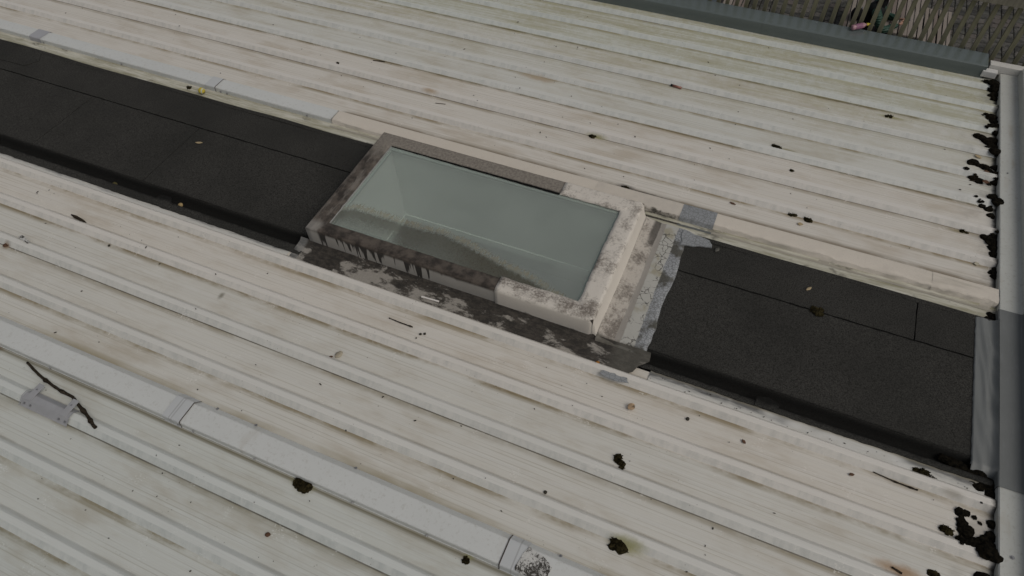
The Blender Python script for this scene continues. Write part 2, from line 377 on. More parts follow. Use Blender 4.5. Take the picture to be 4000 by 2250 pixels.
def glass_mat():
    t = NT('grimy_glass')
    n = t.noise(t.P, 22, 5, .75); f = t.noise(t.P, 95, 4, .8); h = t.noise(t.vec(38, 16, 1), 1, 3, .6, .6); b = t.noise(t.P, 4, 3)
    pts = [(-2.96, 3.00), (-2.83, 3.075), (-2.57, 3.075), (-2.28, 3.07), (-2.03, 3.095), (-1.76, 3.045), (-1.44, 2.965), (-1.22, 2.93), (-1.05, 2.875), (-.90, 2.82), (-.80, 2.79)]
    fx = t.ma('DIVIDE', t.add(t.x, 2.96), 2.16)
    yb = t.ramp(fx, [((a+2.96)/2.16, (y-2.7)/.5) for a, y in pts])
    yb = t.add(t.mul(yb, .5), 2.7)
    d = t.sub(t.add(yb, t.add(t.mul(t.sub(h, .5), .065), t.mul(t.sub(f, .5), .045))), t.y)      # >0 on the dirty side
    lf = t.ss(t.x, -2.40, -2.28)
    core = t.mul(t.ss(d, -.005, .05), t.ss(d, .34, .02, t.mul(lf, .72), 1))
    spk = t.ss(f, .47, .63)
    dens = t.mul(core, t.add(.74, t.mul(spk, .26)))
    dens = t.mul(dens, t.add(.80, t.mul(t.ss(t.x, -2.05, -1.6), .20)))
    thin = t.mul(t.ss(d, 0, .03), t.ss(f, .56, .70)); dens = t.ma('MAXIMUM', dens, t.mul(thin, .55))
    fr = t.mul(t.ss(d, -.055, -.005), t.ss(d, .035, .0)); fr = t.mul(fr, t.ss(t.add(t.mul(h, .6), t.mul(f, .4)), .40, .60, .1, .62))
    hz = t.add(.19, t.mul(b, .09))
    g1 = t.n('ShaderNodeBsdfTransparent'); t.put(g1.inputs[0], (.93, .98, .945))
    df = t.n('ShaderNodeBsdfDiffuse'); t.put(df.inputs[0], (.85, .92, .85))
    m1 = t.n('ShaderNodeMixShader'); t.put(m1.inputs[0], hz); t.t.links.new(g1.outputs[0], m1.inputs[1]); t.t.links.new(df.outputs[0], m1.inputs[2])
    gl = t.n('ShaderNodeBsdfGlossy'); gl.inputs['Roughness'].default_value = .03; t.put(gl.inputs[0], (1, 1, 1))
    fn = t.n('ShaderNodeFresnel'); fn.inputs[0].default_value = 1.5
    m2 = t.n('ShaderNodeMixShader'); t.put(m2.inputs[0], fn.outputs[0]); t.t.links.new(m1.outputs[0], m2.inputs[1]); t.t.links.new(gl.outputs[0], m2.inputs[2])
    dd = t.n('ShaderNodeBsdfDiffuse'); t.put(dd.inputs[0], t.mix(n, (.042, .036, .024), (.098, .086, .060)))
    m3 = t.n('ShaderNodeMixShader'); t.put(m3.inputs[0], dens); t.t.links.new(m2.outputs[0], m3.inputs[1]); t.t.links.new(dd.outputs[0], m3.inputs[2])
    de = t.n('ShaderNodeBsdfDiffuse'); t.put(de.inputs[0], (.27, .24, .16))
    m4 = t.n('ShaderNodeMixShader'); t.put(m4.inputs[0], fr); t.t.links.new(m3.outputs[0], m4.inputs[1]); t.t.links.new(de.outputs[0], m4.inputs[2])
    return t.done(m4.outputs[0])
M_GLASS = glass_mat()
M_SHAFT = plain('shaft_paint', (.86, .89, .855), .8, .2, .03, 3)
M_SHAFT_LIT = plain('shaft_lit_paint', (.93, .92, .91), .8, .2, .01, 3)  # left wall only: its brighter light is put into the paint colour
M_ROOM = plain('room_paint', (.62, .66, .67), .8, .2, .05, 3)
M_SPACER = plain('glazing_spacer', (.40, .45, .42), .5, .3, .05)
M_SEAL = plain('grey_sealant_bead', (.26, .26, .25), .6, .4, .4, 60)
M_SCREW = plain('screw_zinc', (.30, .30, .31), .4, .5, .3, 80, .6)
M_CLIP = plain('grey_clip_plastic', (.35, .35, .36), .55, .35, .12, 20)
def moss_mat(name, a, b):
    t = NT(name); n = t.noise(t.P, 45, 5, .75); c = t.mix(t.ss(n, .35, .7), a, b)
    return t.done(t.bsdf(c, 1, .05, t.noise(t.P, 240, 3, .8), .9, .01))
M_MOSS = moss_mat('moss_dark', (.008, .007, .004), (.062, .050, .022))
M_SILT = moss_mat('black_silt', (.003, .003, .0026), (.022, .018, .012))
M_TWIG = moss_mat('twig_bark', (.022, .017, .012), (.085, .068, .050))
M_GRIT = plain('grit', (.05, .045, .035), .9, .1, .6, 50)
M_LEAF = plain('dry_leaf', (.42, .33, .20), .8, .2, .3, 60)
M_LEAFP = plain('pale_leaf', (.50, .46, .36), .8, .2, .3, 60)
M_LEAFB = plain('brown_leaf', (.12, .065, .04), .8, .2, .4, 60)
M_ORANGE = plain('orange_leaf', (.42, .18, .03), .7, .2, .3, 60)

# ------------------------------------------------------------------ mesh shorthand
def link(name, bm, mat, parent=None, smooth=False):
    me = bpy.data.meshes.new(name)
    if isinstance(bm, tuple): me.from_pydata(bm[0], [], bm[1])
    else: bm.to_mesh(me); bm.free()
    me.validate()
    for p in me.polygons: p.use_smooth = smooth
    for q in (mat if isinstance(mat, list) else [mat]): me.materials.append(q)
    o = bpy.data.objects.new(name, me); COL.objects.link(o)
    if parent: o.parent = parent
    return o
def tag(o, label, cat, group=None):
    o['label'] = label; o['category'] = cat
    if group: o['group'] = group
    return o
def thing(name, label, cat, loc=(0, 0, 0), rz=0, group=None):
    o = bpy.data.objects.new(name, None); COL.objects.link(o); o.location = loc; o.rotation_euler = (0, 0, rz)
    o.empty_display_size = .1
    return tag(o, label, cat, group)
def boxv(x0, x1, y0, y1, z0, z1):
    v = [(x, y, z) for z in (z0, z1) for y in (y0, y1) for x in (x0, x1)]
    f = [(0, 2, 3, 1), (4, 5, 7, 6), (0, 1, 5, 4), (2, 6, 7, 3), (0, 4, 6, 2), (1, 3, 7, 5)]
    return v, f
def bbox(bm, x0, x1, y0, y1, z0, z1, bev=0, mtx=None):
    v, f = boxv(x0, x1, y0, y1, z0, z1)
    bv = [bm.verts.new(mtx @ Vector(p) if mtx else p) for p in v]
    fs = [bm.faces.new([bv[i] for i in q]) for q in f]
    if bev:
        es = list({e for q in fs for e in q.edges}); bmesh.ops.bevel(bm, geom=es, offset=bev, segments=2, affect='EDGES', profile=.6)
def box_obj(name, d, mat, parent=None, bev=0):
    bm = bmesh.new(); bbox(bm, *d, bev=bev); bmesh.ops.recalc_face_normals(bm, faces=bm.faces[:]); return link(name, bm, mat, parent)
def extrude_x(prof, x0, x1, step=.25, wav=.0015, wy=.0015, seed=0, ends=False, thick=0):
    """open cross-section (y,z) swept along x with a little unevenness"""
    n = max(1, int(round((x1-x0)/step))); v = []; f = []; k = len(prof)
    for i in range(n+1):
        x = x0+(x1-x0)*i/n
        for (y, z) in prof:
            a = mnoise.noise((x*1.3+seed, y*2.2, seed*3.1)); b = mnoise.noise((x*1.1+seed*5, y*.9, 7.7))
            v.append((x, y+b*wy*2, z+a*wav*2))
    for i in range(n):
        for j in range(k-1): f.append((i*k+j, (i+1)*k+j, (i+1)*k+j+1, i*k+j+1))
    if ends: f.append(tuple(range(k))[::-1] if False else tuple(range(k))); f.append(tuple(n*k+j for j in range(k))[::-1])
    return v, f
def tube(pts, rads, seg=7, rough=0, seed=0):
    v = []; f = []; P = [Vector(p) for p in pts]
    for i, p in enumerate(P):
        d = (P[min(i+1, len(P)-1)]-P[max(i-1, 0)]).normalized(); a = d.cross(Vector((0, 0, 1)))
        if a.length < .01: a = Vector((1, 0, 0))
        a.normalize(); b = d.cross(a)
        for s in range(seg):
            t = 2*math.pi*s/seg; r = rads[i]*(1+rough*mnoise.noise((p.x*60+s*1.7, p.y*60, seed)))
            v.append(p+a*math.cos(t)*r+b*math.sin(t)*r)
    for i in range(len(P)-1):
        for s in range(seg): f.append((i*seg+s, i*seg+(s+1) % seg, (i+1)*seg+(s+1) % seg, (i+1)*seg+s))
    f.append(tuple(range(seg))[::-1]); f.append(tuple((len(P)-1)*seg+s for s in range(seg)))
    return v, f
def ragged_sheet(outline, z0, z1, jit=.006, step=.03, seed=0):
    """thin slab with an uneven cut edge from a plan outline"""
    pts = []
    for i, p in enumerate(outline):
        q = outline[(i+1) % len(outline)]; p = Vector((*p[:2], 0)); q = Vector((*q[:2], 0)); L = (q-p).length; n = max(1, int(L/step))
        for k in range(n):
            s = p.lerp(q, k/n); a = mnoise.noise((s.x*17+seed, s.y*17, seed)); b = mnoise.noise((s.x*17, s.y*17+seed, 4+seed)); c = mnoise.noise((s.x*50, s.y*50, seed))
            pts.append((s.x+(a+.5*c)*jit, s.y+(b+.5*c)*jit))
    n = len(pts); v = [(x, y, z1) for x, y in pts]+[(x, y, z0) for x, y in pts]
    f = [tuple(range(n))]+[tuple(range(2*n-1, n-1, -1))]+[(i, n+i, n+(i+1) % n, (i+1) % n) for i in range(n)]
    bm = bmesh.new(); bv = [bm.verts.new(p) for p in v]
    for q in f: bm.faces.new([bv[i] for i in q])
    bmesh.ops.triangulate(bm, faces=[q for q in bm.faces if len(q.verts) > 4]); bmesh.ops.recalc_face_normals(bm, faces=bm.faces[:])
    return bm

X0, X1 = -10.5, 1.995
# ------------------------------------------------------------------ ground far below, patio bed
PZ = -3.2
o = link('ground', ([(-600, -600, PZ-.12), (600, -600, PZ-.12), (600, 600, PZ-.12), (-600, 600, PZ-.12)], [(0, 1, 2, 3)]), plain('ground_soil', (.06, .055, .045), .95, .1, .3, 2)); o['kind'] = 'structure'
o = box_obj('patio', (-7, 9, 7.6, 24, PZ-.11, PZ-.012), plain('patio_joint_sand', (.018, .016, .013), .95, .1, .3, 20)); o['kind'] = 'structure'

# pavers: the ones in view are single pieces of the patio
def paver_mat(i):
    t = NT('paver_concrete'); n = t.noise(t.P, 14, 5, .7); q = t.noise(t.vec(9, 9, 9, (i*3.1, i, 0)), 1, 3)
    a, b = [((0.082, 0.078, 0.070), (0.121, 0.113, 0.101)), ((0.101, 0.094, 0.082), (0.140, 0.129, 0.117)), ((0.066, 0.065, 0.058), (0.101, 0.098, 0.087)), ((0.033, 0.032, 0.030), (0.066, 0.064, 0.058)), ((0.090, 0.078, 0.072), (0.129, 0.113, 0.101)), ((0.058, 0.056, 0.051), (0.094, 0.090, 0.082))][i]
    c = t.mix(t.ss(n, .3, .7), a, b); c = t.mix(t.mul(t.ss(q, .50, .60), .75), c, (.036, .036, .033))
    return t.done(t.bsdf(c, .85, .25, n, .3, .004))
PL, PW, GAP = .205, .168, .012
pav = []
for i in range(6):
    bm = bmesh.new(); bbox(bm, -PL/2+GAP/2, PL/2-GAP/2, -PW/2+GAP/2, PW/2-GAP/2, -.05, 0)
    top = [e for e in bm.edges if all(v.co.z > -.01 for v in e.verts)]; bmesh.ops.bevel(bm, geom=top, offset=.008, segments=1, affect='EDGES')
    me = bpy.data.meshes.new('paver'); bm.to_mesh(me); bm.free(); me.materials.append(paver_mat(i)); pav.append(me)
patio = o
def seen(x, y):
    d = Vector((x, y, PZ))-Vector((0, 0, CAM_H)); zc = d.dot(fwd); u = d.dot(rt2)/zc*2671.8+2000; v_ = d.dot(dn2)/zc*2671.8+1125
    lim = 68+(u-2958)*.2085
    return u, v_, (-20 < v_ < lim+12 and 2640 < u < 4030)
cells = []
for r in range(-22, 45):
    for c in range(-14, 20):
        x = r*PL; y = 13.2+c*PW+(PW/2 if r % 2 else 0)
        if y < 9 or y > 19: continue
        u, v_, ok = seen(x, y); cells.append((0 if ok else 1, abs(y-13), x, y, ok))
cells.sort()
rest = bmesh.new(); cnt = 0
for ok, dist, x, y, vis in cells:
    z = PZ+random.uniform(-.004, .004)
    k = random.choices(range(6), (4, 3, 4, 2.5, 2, 3))[0]
    if vis and cnt < 300:
        p = bpy.data.objects.new('paver', pav[k]); COL.objects.link(p); p.parent = patio; p.location = (x, y, z); p.rotation_euler = (random.uniform(-.012, .012), random.uniform(-.012, .012), random.uniform(-.02, .02)); cnt += 1
    else:
        bbox(rest, x-PL/2+GAP/2, x+PL/2-GAP/2, y-PW/2+GAP/2, y+PW/2-GAP/2, z-.05, z)
o = link('paver_field', rest, pav[0].materials[0], patio); o['kind'] = 'stuff'

# ------------------------------------------------------------------ the building under the roof
bld = thing('building', 'low building carrying the white ribbed metal roof', 'building')
M_WALL = plain('rendered_wall', (.30, .29, .27), .9, .2, .15, 3)
box_obj('wall', (X0, 2.6, 7.02, 7.20, PZ-.1, -.012), M_WALL, bld)
box_obj('wall', (2.08, 2.6, -4, 7.019, PZ-.1, .0), M_WALL, bld)
box_obj('wall', (X0, 2.079, -4, -3.82, PZ-.1, -.02), M_WALL, bld)
box_obj('wall', (X0-.02, X0+.2, -3.819, 7.019, PZ-.1, -.05), M_WALL, bld)

# ------------------------------------------------------------------ ribbed steel sheets
def profile(base, pitch, n, ylo, yhi, lip):
    """n ribs starting at base; rib front face at its low-y side"""
    pr = [(ylo, 0.0)] if ylo < base-.01 else []
    for i in range(n):
        b = base+i*pitch; z0 = .006 if (i == 0 and lip) else 0
        if i == 0 and lip: pr += [(b-.006, -.0005), (b-.0055, .0055)]
        pr += [(b, z0+.001), (b+.032, .030), (b+.036, .0333), (b+.040, .0345), (b+.074, .0345), (b+.079, .0322), (b+.106, .002), (b+.110, 0)]
        s = [(.150, 0), (.160, .0014), (.184, .0014), (.194, 0), (.244, 0), (.254, .0014), (.278, .0014), (.288, 0)]
        q = pitch/.346
        pr += [(b+y*q, z) for y, z in s]
    return [(y, z) for y, z in pr if ylo-1e-6 <= y <= yhi]+[(yhi, 0)]
rng = [('up', 4.49, .338, 2, 3.93, 5.155, False), ('up', 5.166, .338, 3, 5.155, 6.175, True), ('up', 6.18, .338, 3, 6.169, 7.05, True),
       ('lo', 2.084, .346, 2, 2.073, 2.60, True), ('lo', 1.046, .346, 3, 1.035, 2.09, True), ('lo', .008, .346, 3, -.003, 1.05, True), ('lo', -1.03, .346, 3, -1.041, .012, True), ('lo', -2.068, .346, 3, -2.079, -1.026, True), ('lo', -3.106, .346, 3, -3.117, -2.064, True)]
for i, (kind, b, p, n, lo, hi, lip) in enumerate(rng):
    pr = profile(b, p, n, lo, hi, lip)
    zo = -.0015*(i % 2)
    pr = [(y, z+zo) for y, z in pr]
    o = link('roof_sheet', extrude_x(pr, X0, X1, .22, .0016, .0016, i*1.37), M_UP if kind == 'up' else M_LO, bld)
    # per-sheet tint paints in a warm glow by the skylight, dimmer further out
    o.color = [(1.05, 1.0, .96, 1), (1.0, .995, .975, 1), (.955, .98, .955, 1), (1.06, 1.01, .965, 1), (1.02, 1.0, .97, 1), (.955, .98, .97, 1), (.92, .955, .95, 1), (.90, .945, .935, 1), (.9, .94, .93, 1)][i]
# timber deck below felt, with the hole for the light shaft
for d in ((X0, -3.02, 2.55, 4.0), (-.72, 2.07, 2.55, 4.0), (-3.02, -.72, 2.55, 2.78), (-3.02, -.72, 3.88, 4.0)):
    box_obj('roof_deck', (*d, -.12, -.055), M_BIT, bld)
# bitumen-smeared sheet edge in front of felt, dirty ledge behind felt
link('sheet_edge', extrude_x([(2.49, .004), (2.53, .0055), (2.615, .004), (2.617, -.01)], -.19, 1.93, .1, .001, .002, 3), M_EDGE, bld)
link('sheet_edge', extrude_x([(2.49, .004), (2.53, .0055), (2.60, .004), (2.602, -.01)], X0, -3.20, .1, .001, .002, 5), M_EDGE, bld)
for a, b, s in ((X0, -3.07, 1), (-.665, 1.985, 2)):
    link('ledge', extrude_x([(3.928, -.03), (3.930, .004), (3.965, .008), (4.03, .009), (4.05, .016), (4.066, .013), (4.10, .008)], a, b, .12, .0018, .004, s*2.2), M_LEDGE, bld)

# ------------------------------------------------------------------ felt strips
def felt_run(root, xa, xb, splits_up, splits_lo, seed):
    zt = .022
    xs = [xa]+splits_up+[xb]
    for a, b in zip(xs, xs[1:]):
        link('felt_sheet', ragged_sheet([(a+.004, 3.555), (b-.004, 3.555), (b-.004, 3.925), (a+.004, 3.925)], zt-.012, zt, .0045, .03, seed+a), M_FELT, root)
    xs = [xa]+splits_lo+[xb]
    for a, b in zip(xs, xs[1:]):
        link('felt_sheet', ragged_sheet([(a+.0035, 2.765), (b-.0035, 2.765), (b-.0035, 3.5445), (a+.0035, 3.5445)], zt-.015, zt-.003, .0035, .03, seed+2+a), M_FELT, root)
    # backing, the soaked channel along the front, and the front ply lapped on to the metal
    link('underlay', (boxv(xa, xb, 2.752, 3.93, -.054, zt-.016)), M_BIT, root)
    link('felt_channel', extrude_x([(2.772, .014), (2.757, .010), (2.742, -.012), (2.728, -.040), (2.706, -.046), (2.684, -.036), (2.655, -.006), (2.635, .007)], xa, xb, .06, .003, .004, seed), M_FELT, root, True)
    xs = [xa]+[s+.45 for s in splits_lo]+[xb]
    for a, b in zip(xs, xs[1:]):
        link('felt_front_ply', ragged_sheet([(a+.002, 2.572 if xa < -4 else 2.607), (b-.002, 2.572 if xa < -4 else 2.607), (b-.002, 2.648), (a+.002, 2.648)], .006, .0125, .006, .025, seed+5), M_FELT, root)
    link('felt_back_fold', extrude_x([(3.908, zt+.003), (3.925, zt+.006), (3.943, zt+.009), (3.951, zt+.004), (3.953, -.01)], xa, xb, .045, .003, .007, seed+1), M_FELT, root)
fl = thing('felt_strip', 'long dark mineral felt strip left of the skylight, running out of frame', 'roofing felt', group='dark felt strips either side of the skylight')
felt_run(fl, X0, -3.10, [-8.6], [-6.24, -4.9], 1.0)
fr_ = thing('felt_strip', 'dark mineral felt strip right of the skylight with a mossy seam', 'roofing felt', group='dark felt strips either side of the skylight')
felt_run(fr_, -.30, 1.98, [1.458], [], 9.0)
# odd felt patches at the far left end and in the channel
link('felt_patch', ragged_sheet([(-8.6, 3.63), (-7.33, 3.68), (-7.24, 3.80), (-7.34, 3.925), (-8.6, 3.925)], .0225, .029, .006, .03, 3), M_FELT, fl)
link('felt_patch', ragged_sheet([(-4.66, 2.585), (-4.50, 2.575), (-4.46, 2.64), (-4.52, 2.70), (-4.63, 2.69)], .013, .018, .006, .02, 4), M_FELT, fl)
link('felt_patch', ragged_sheet([(.52, 2.612), (.66, 2.61), (.68, 2.67), (.60, 2.70), (.53, 2.68)], .013, .018, .006, .02, 4), M_FELT, fr_)

# ------------------------------------------------------------------ long cap flashings
def cap_profile(y0, y1, h, t=.0):
    return [(y0-.004-t, .002), (y0-t, .004), (y0+.004-t, h-.008+t), (y0+.009-t, h-.002+t), (y0+.015, h+t), (y1-.02, h+t), (y1-.012+t, h-.002+t), (y1+.03+t, .009), (y1+.035+t, -.008)]
def screw(parent, x, y, z, nx=(0, -1, 0), r=.0095):
    bm = bmesh.new(); bmesh.ops.create_cone(bm, cap_ends=True, segments=10, radius1=r, radius2=r, depth=.003, matrix=Matrix.Translation((0, 0, .0015)))
    bmesh.ops.create_cone(bm, cap_ends=True, segments=6, radius1=r*.55, radius2=r*.5, depth=.005, matrix=Matrix.Translation((0, 0, .0052)))
    o = link('screw', bm, M_SCREW, parent); o.location = (x, y, z); o.rotation_euler = Vector(nx).to_track_quat('Z', 'Y').to_euler()
lowcap = thing('cap_flashing', 'wide flat white cap flashing crossing the foreground with two joint covers', 'flashing', group='long flat cap flashings on the roof')
CH = .06
link('cap_length', extrude_x(cap_profile(.988, 1.158, CH), X0, -3.02, .3, .0012, .001, 11), M_CAP, lowcap)
link('cap_length', extrude_x(cap_profile(.988, 1.158, CH-.0015), -3.02, -.56, .3, .0012, .001, 12), M_CAP, lowcap)
link('cap_length', extrude_x(cap_profile(.988, 1.158, CH), -.56, 1.985, .3, .0012, .001, 13), M_CAP, lowcap)
link('joint_cover', extrude_x(cap_profile(.988, 1.158, CH, .004), -3.115, -2.965, .05, .0005, .0005, 14), M_COVER, lowcap)
link('joint_cover', extrude_x(cap_profile(.988, 1.158, CH, .004), -.632, -.505, .05, .0005, .0005, 15), M_COVER, lowcap)
for x in (-4.15, -2.985, -2.86, -2.36, -1.62, -1.1): screw(lowcap, x, .983, .028)
for x in (-2.82, -2.5, -1.72, -.32): screw(lowcap, x, 1.185, .022, (0, .5, 1))
upcap = thing('cap_flashing', 'narrow white cap flashing above the left felt strip with grey joint tapes', 'flashing', group='long flat cap flashings on the roof')
link('cap_length', extrude_x(cap_profile(4.079, 4.236, CH), X0, -7.6, .3, .0012, .001, 21), M_CAP, upcap)
link('cap_length', extrude_x(cap_profile(4.079, 4.236, CH), -7.6, -5.19, .3, .0012, .001, 22), M_CAP, upcap)
link('cap_length', extrude_x(cap_profile(4.079, 4.236, CH), -5.19, -3.755, .3, .0012, .001, 23), M_CAP, upcap)
link('joint_tape', extrude_x(cap_profile(4.079, 4.236, CH, .004), -7.665, -7.50, .05, .0005, .0005, 24), M_TAPE, upcap)
link('joint_tape', extrude_x(cap_profile(4.079, 4.236, CH, .004), -5.25, -5.12, .05, .0005, .0005, 25), M_COVER, upcap)
for x in (-7.46, -6.35, -5.06, -4.98, -4.03): screw(upcap, x, 4.075, .03)
cream = thing('coated_flashing', 'cream rubber coated flashing behind the skylight, puckered along its lower edge', 'flashing')
def coat(x0, x1, y0, y1, h, seed, puck):
    prof = cap_profile(y0, y1, h)
    prof = [(y0-.05, .012), (y0-.035, .016)]+prof[1:3]+[(y0+.012, h-.006), (y0+.03, h)]+[(y0+.06, h+.001), (y0+.095, h), (y0+.125, h)]+prof[5:]
    v, f = extrude_x(prof, x0, x1, .02, .001, .002, seed)
    out = []
    for (x, y, z) in v:
        k = math.exp(-((y-(y0+.015))/.035)**2)
        a = mnoise.noise((x*9+y*40, y*6, seed)); b = mnoise.noise((x*26-y*55, y*9, seed+4))
        out.append((x, y+k*puck*(a*.010+b*.006), z+k*puck*(a*.010+b*.009)+(.0012 if y < y0+.12 else 0)*mnoise.noise((x*30, y*30, 2))))
    return out, f
link('coating', coat(-3.752, -1.10, 4.079, 4.236, .058, 31, .7), M_CREAM, cream, True)
link('coating', coat(-1.13, -.36, 4.072, 4.238, .061, 33, .5), M_CREAM, cream, True)
link('coating', coat(-.12, 1.53, 4.079, 4.236, .058, 32, 1.1), M_CREAM, cream, True)
link('coating', coat(1.53, 1.982, 4.079, 4.236, .060, 35, 1.6), M_CREAM, cream, True)
link('grey_patch', coat(-.385, -.105, 4.070, 4.238, .0635, 34, .4), M_GP, cream, True)

# ------------------------------------------------------------------ skylight
sky_l = thing('skylight', 'rectangular glazed skylight in a mouldy kerb, algae spread over its glass', 'skylight')
OX0, OX1, OY0, OY1, KZ = -3.085, -.668, 2.716, 3.972, .2
IX0, IX1, IY0, IY1 = -2.938, -.812, 2.832, 3.838
def ring(x0, x1, y0, y1, ix0, ix1, iy0, iy1, z0, z1, rnd, seed=0, inner_drop=.03, step=.05, jit=0):
    """kerb: outer face, rounded arris, flat top, inner face; swept round the four sides"""
    sec = [(0, z0), (0, z1-rnd)]+[(rnd-rnd*math.cos(a), z1-rnd+rnd*math.sin(a)) for a in (R(30), R(60), R(90))]
    v = []; f = []
    def side(P, Q, w):
        P = Vector(P); Q = Vector(Q); d = (Q-P).normalized(); n = Vector((-d.y, d.x)); L = (Q-P).length; return P, d, n, L
    cor = [(x0, y0), (x1, y0), (x1, y1), (x0, y1)]; icor = [(ix0, iy0), (ix1, iy0), (ix1, iy1), (ix0, iy1)]
    rows = []
    for i in range(4):
        P, Q = Vector(cor[i]), Vector(cor[(i+1) % 4]); p, q = Vector(icor[i]), Vector(icor[(i+1) % 4])
        n = max(2, int((Q-P).length/step))
        for k in range(n):
            t = k/n; O = P.lerp(Q, t); I = p.lerp(q, t)
            wd = (I-O).length; dr = (I-O)/wd
            row = []
            j0 = jit*mnoise.noise((O.x*14+seed, O.y*14, 1)); j1 = jit*mnoise.noise((O.x*20+seed, O.y*20, 5))
            for off, z in sec: pt = O+dr*off; row.append((pt.x, pt.y, z+j0*.4))
            for s in (.35, .7): pt = O+dr*(wd*s); row.append((pt.x, pt.y, z1+j0*.6))
            pt = O+dr*(wd-.008+j1); row.append((pt.x, pt.y, z1-.001+j0*.4)); pt = O+dr*(wd+j1); row.append((pt.x, pt.y, z1-.006)); row.append((pt.x, pt.y, z1-inner_drop))
            rows.append(row)
    m_ = len(rows[0]); N = len(rows)
    for r in rows: v += r
    for i in range(N):
        for j in range(m_-1): f.append((i*m_+j, ((i+1) % N)*m_+j, ((i+1) % N)*m_+j+1, i*m_+j+1))
    return v, f
link('kerb', ring(OX0, OX1, OY0, OY1, IX0, IX1, IY0, IY1, -.054, KZ, .013, 1, .05, .05, .004), M_KERB, sky_l, True)
# white membrane dressed over the right-hand end
def wrap():
    t = .007; rr = .032
    # path in plan round the right end: front start -> corner -> back corner -> back end
    path = []
    def seg(a, b, n):
        for k in range(n): path.append((a[0]+(b[0]-a[0])*k/n, a[1]+(b[1]-a[1])*k/n))
    c = .035
    ox, oy0, oy1 = OX1+.006, OY0-t, OY1+t
    seg((-1.428, oy0), (ox-c, oy0), 24)
    for k in range(5): a = R(-90+90*k/5); path.append((ox-c+c*math.cos(a), oy0+c+c*math.sin(a)))
    seg((ox, oy0+c), (ox, oy1-c), 34)
    for k in range(5): a = R(90*k/5); path.append((ox-c+c*math.cos(a), oy1-c+c*math.sin(a)))
    seg((ox-c, oy1), (-1.338, oy1), 20); path.append((-1.338, oy1))
    rows = []
    for i, (x, y) in enumerate(path):
        # matching point on the inner edge
        ix = min(max(x, -1.6), IX1); iy = min(max(y, IY0), IY1)
        if oy0+c < y < oy1-c: ix = IX1; iy = min(max(IY0+(y-OY0)/(OY1-OY0)*(IY1-IY0), IY0), IY1)
        O = Vector((x, y)); I = Vector((ix, iy)); dr = I-O; wd = dr.length; dr /= wd
        jj = .007*mnoise.noise((x*11, y*11, 3)) + .004*mnoise.noise((x*38, y*38, 6)); zz = .004*mnoise.noise((x*8, y*8, 9))
        slope = .045 if oy0+c*.5 < y < oy1-c*.5 and x > -.72 else .0     # the right flank leans out to meet the apron
        row = []
        for off, z in ((-slope, .02), (-slope*.6, .07), (-slope*.2, .13), (0, KZ+t-rr)): p = O+dr*off; row.append((p.x, p.y, z))
        for a in (25, 50, 72, 90): p = O+dr*(rr-rr*math.cos(R(a))); row.append((p.x, p.y, KZ+t-rr+rr*math.sin(R(a))+zz*.5))
        for s in (.45, .7, .88): p = O+dr*(wd*s); row.append((p.x, p.y, KZ+t+zz))
        p = O+dr*(wd+.012+jj); row.append((p.x, p.y, KZ+t-.003+zz*.5)); p = O+dr*(wd+.016+jj); row.append((p.x, p.y, KZ-.012))
        rows.append(row)
    n = len(rows[0]); v = [q for r in rows for q in r]; f = []
    for i in range(len(rows)-1):
        for j in range(n-1): f.append((i*n+j, (i+1)*n+j, (i+1)*n+j+1, i*n+j+1))
    # return edges where the membrane stops
    for i0 in (0, len(rows)-1):
        s = len(v); row = rows[i0]; dx = .0
        v += [(x, y+(t if y < 3 else -t) if z < KZ-.01 else y, z-(t+.003 if z >= KZ-.01 else 0)) for x, y, z in row]
        for j in range(n-1): f.append((i0*n+j, i0*n+j+1, s+j+1, s+j) if i0 == 0 else (i0*n+j+1, i0*n+j, s+j, s+j+1))
    return v, f
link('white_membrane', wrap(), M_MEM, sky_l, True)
GZ = KZ-.018
link('glass_pane', (boxv(IX0-.012, IX1+.012, IY0-.012, IY1+.012, GZ-.006, GZ)), [M_GLASS, M_SPACER], sky_l)
pane = sky_l.children[-1] if False else bpy.data.objects['glass_pane']
mt = NT('clear_glass_underside'); tr = mt.n('ShaderNodeBsdfTransparent'); mt.put(tr.inputs[0], (.97, 1, .98)); pane.data.materials.append(mt.done(tr.outputs[0]))
for p in pane.data.polygons: p.material_index = 0 if p.normal.z > .5 else (2 if p.normal.z < -.5 else 1)
bm = bmesh.new()
for d in ((IX0, IX1, IY1-.030, IY1, GZ-.026, GZ-.009), (IX0, IX1, IY0, IY0+.03, GZ-.026, GZ-.009), (IX0, IX0+.026, IY0+.03, IY1-.04, GZ-.026, GZ-.009), (IX1-.03, IX1, IY0+.03, IY1-.04, GZ-.026, GZ-.009)): bbox(bm, *d)
link('glazing_spacer', bm, M_SPACER, sky_l)
pts = [(IX0+.006+.004*mnoise.noise((k*.9, 0, 3)), IY0+(IY1-IY0)*k/24, GZ+.004) for k in range(25)]
link('sealant_bead', tube(pts, [.006+.003*abs(mnoise.noise((k*1.3, 2, 2))) for k in range(25)], 6), M_SEAL, sky_l, True)
pts = [(IX0+(-1.35-IX0)*k/30, IY1-.001-.010*k/30+.003*mnoise.noise((k*.9, 0, 3)), GZ+.004) for k in range(31)]
link('sealant_bead', tube(pts, [.004+.006*k/30+.003*abs(mnoise.noise((k*1.3, 2, 2))) for k in range(31)], 6), M_BIT, sky_l, True)
SH = -.67
for d in ((IX0-.06, IX0, IY0-.06, IY1+.06, SH, GZ-.03), (IX1, IX1+.06, IY0-.06, IY1+.06, SH, GZ-.03), (IX0, IX1, IY1, IY1+.06, SH, GZ-.03), (IX0, IX1, IY0-.06, IY0, SH, GZ-.03)):
    box_obj('shaft_wall', d, M_SHAFT_LIT if d[1] == IX0 else M_SHAFT, sky_l)
bm = bmesh.new()
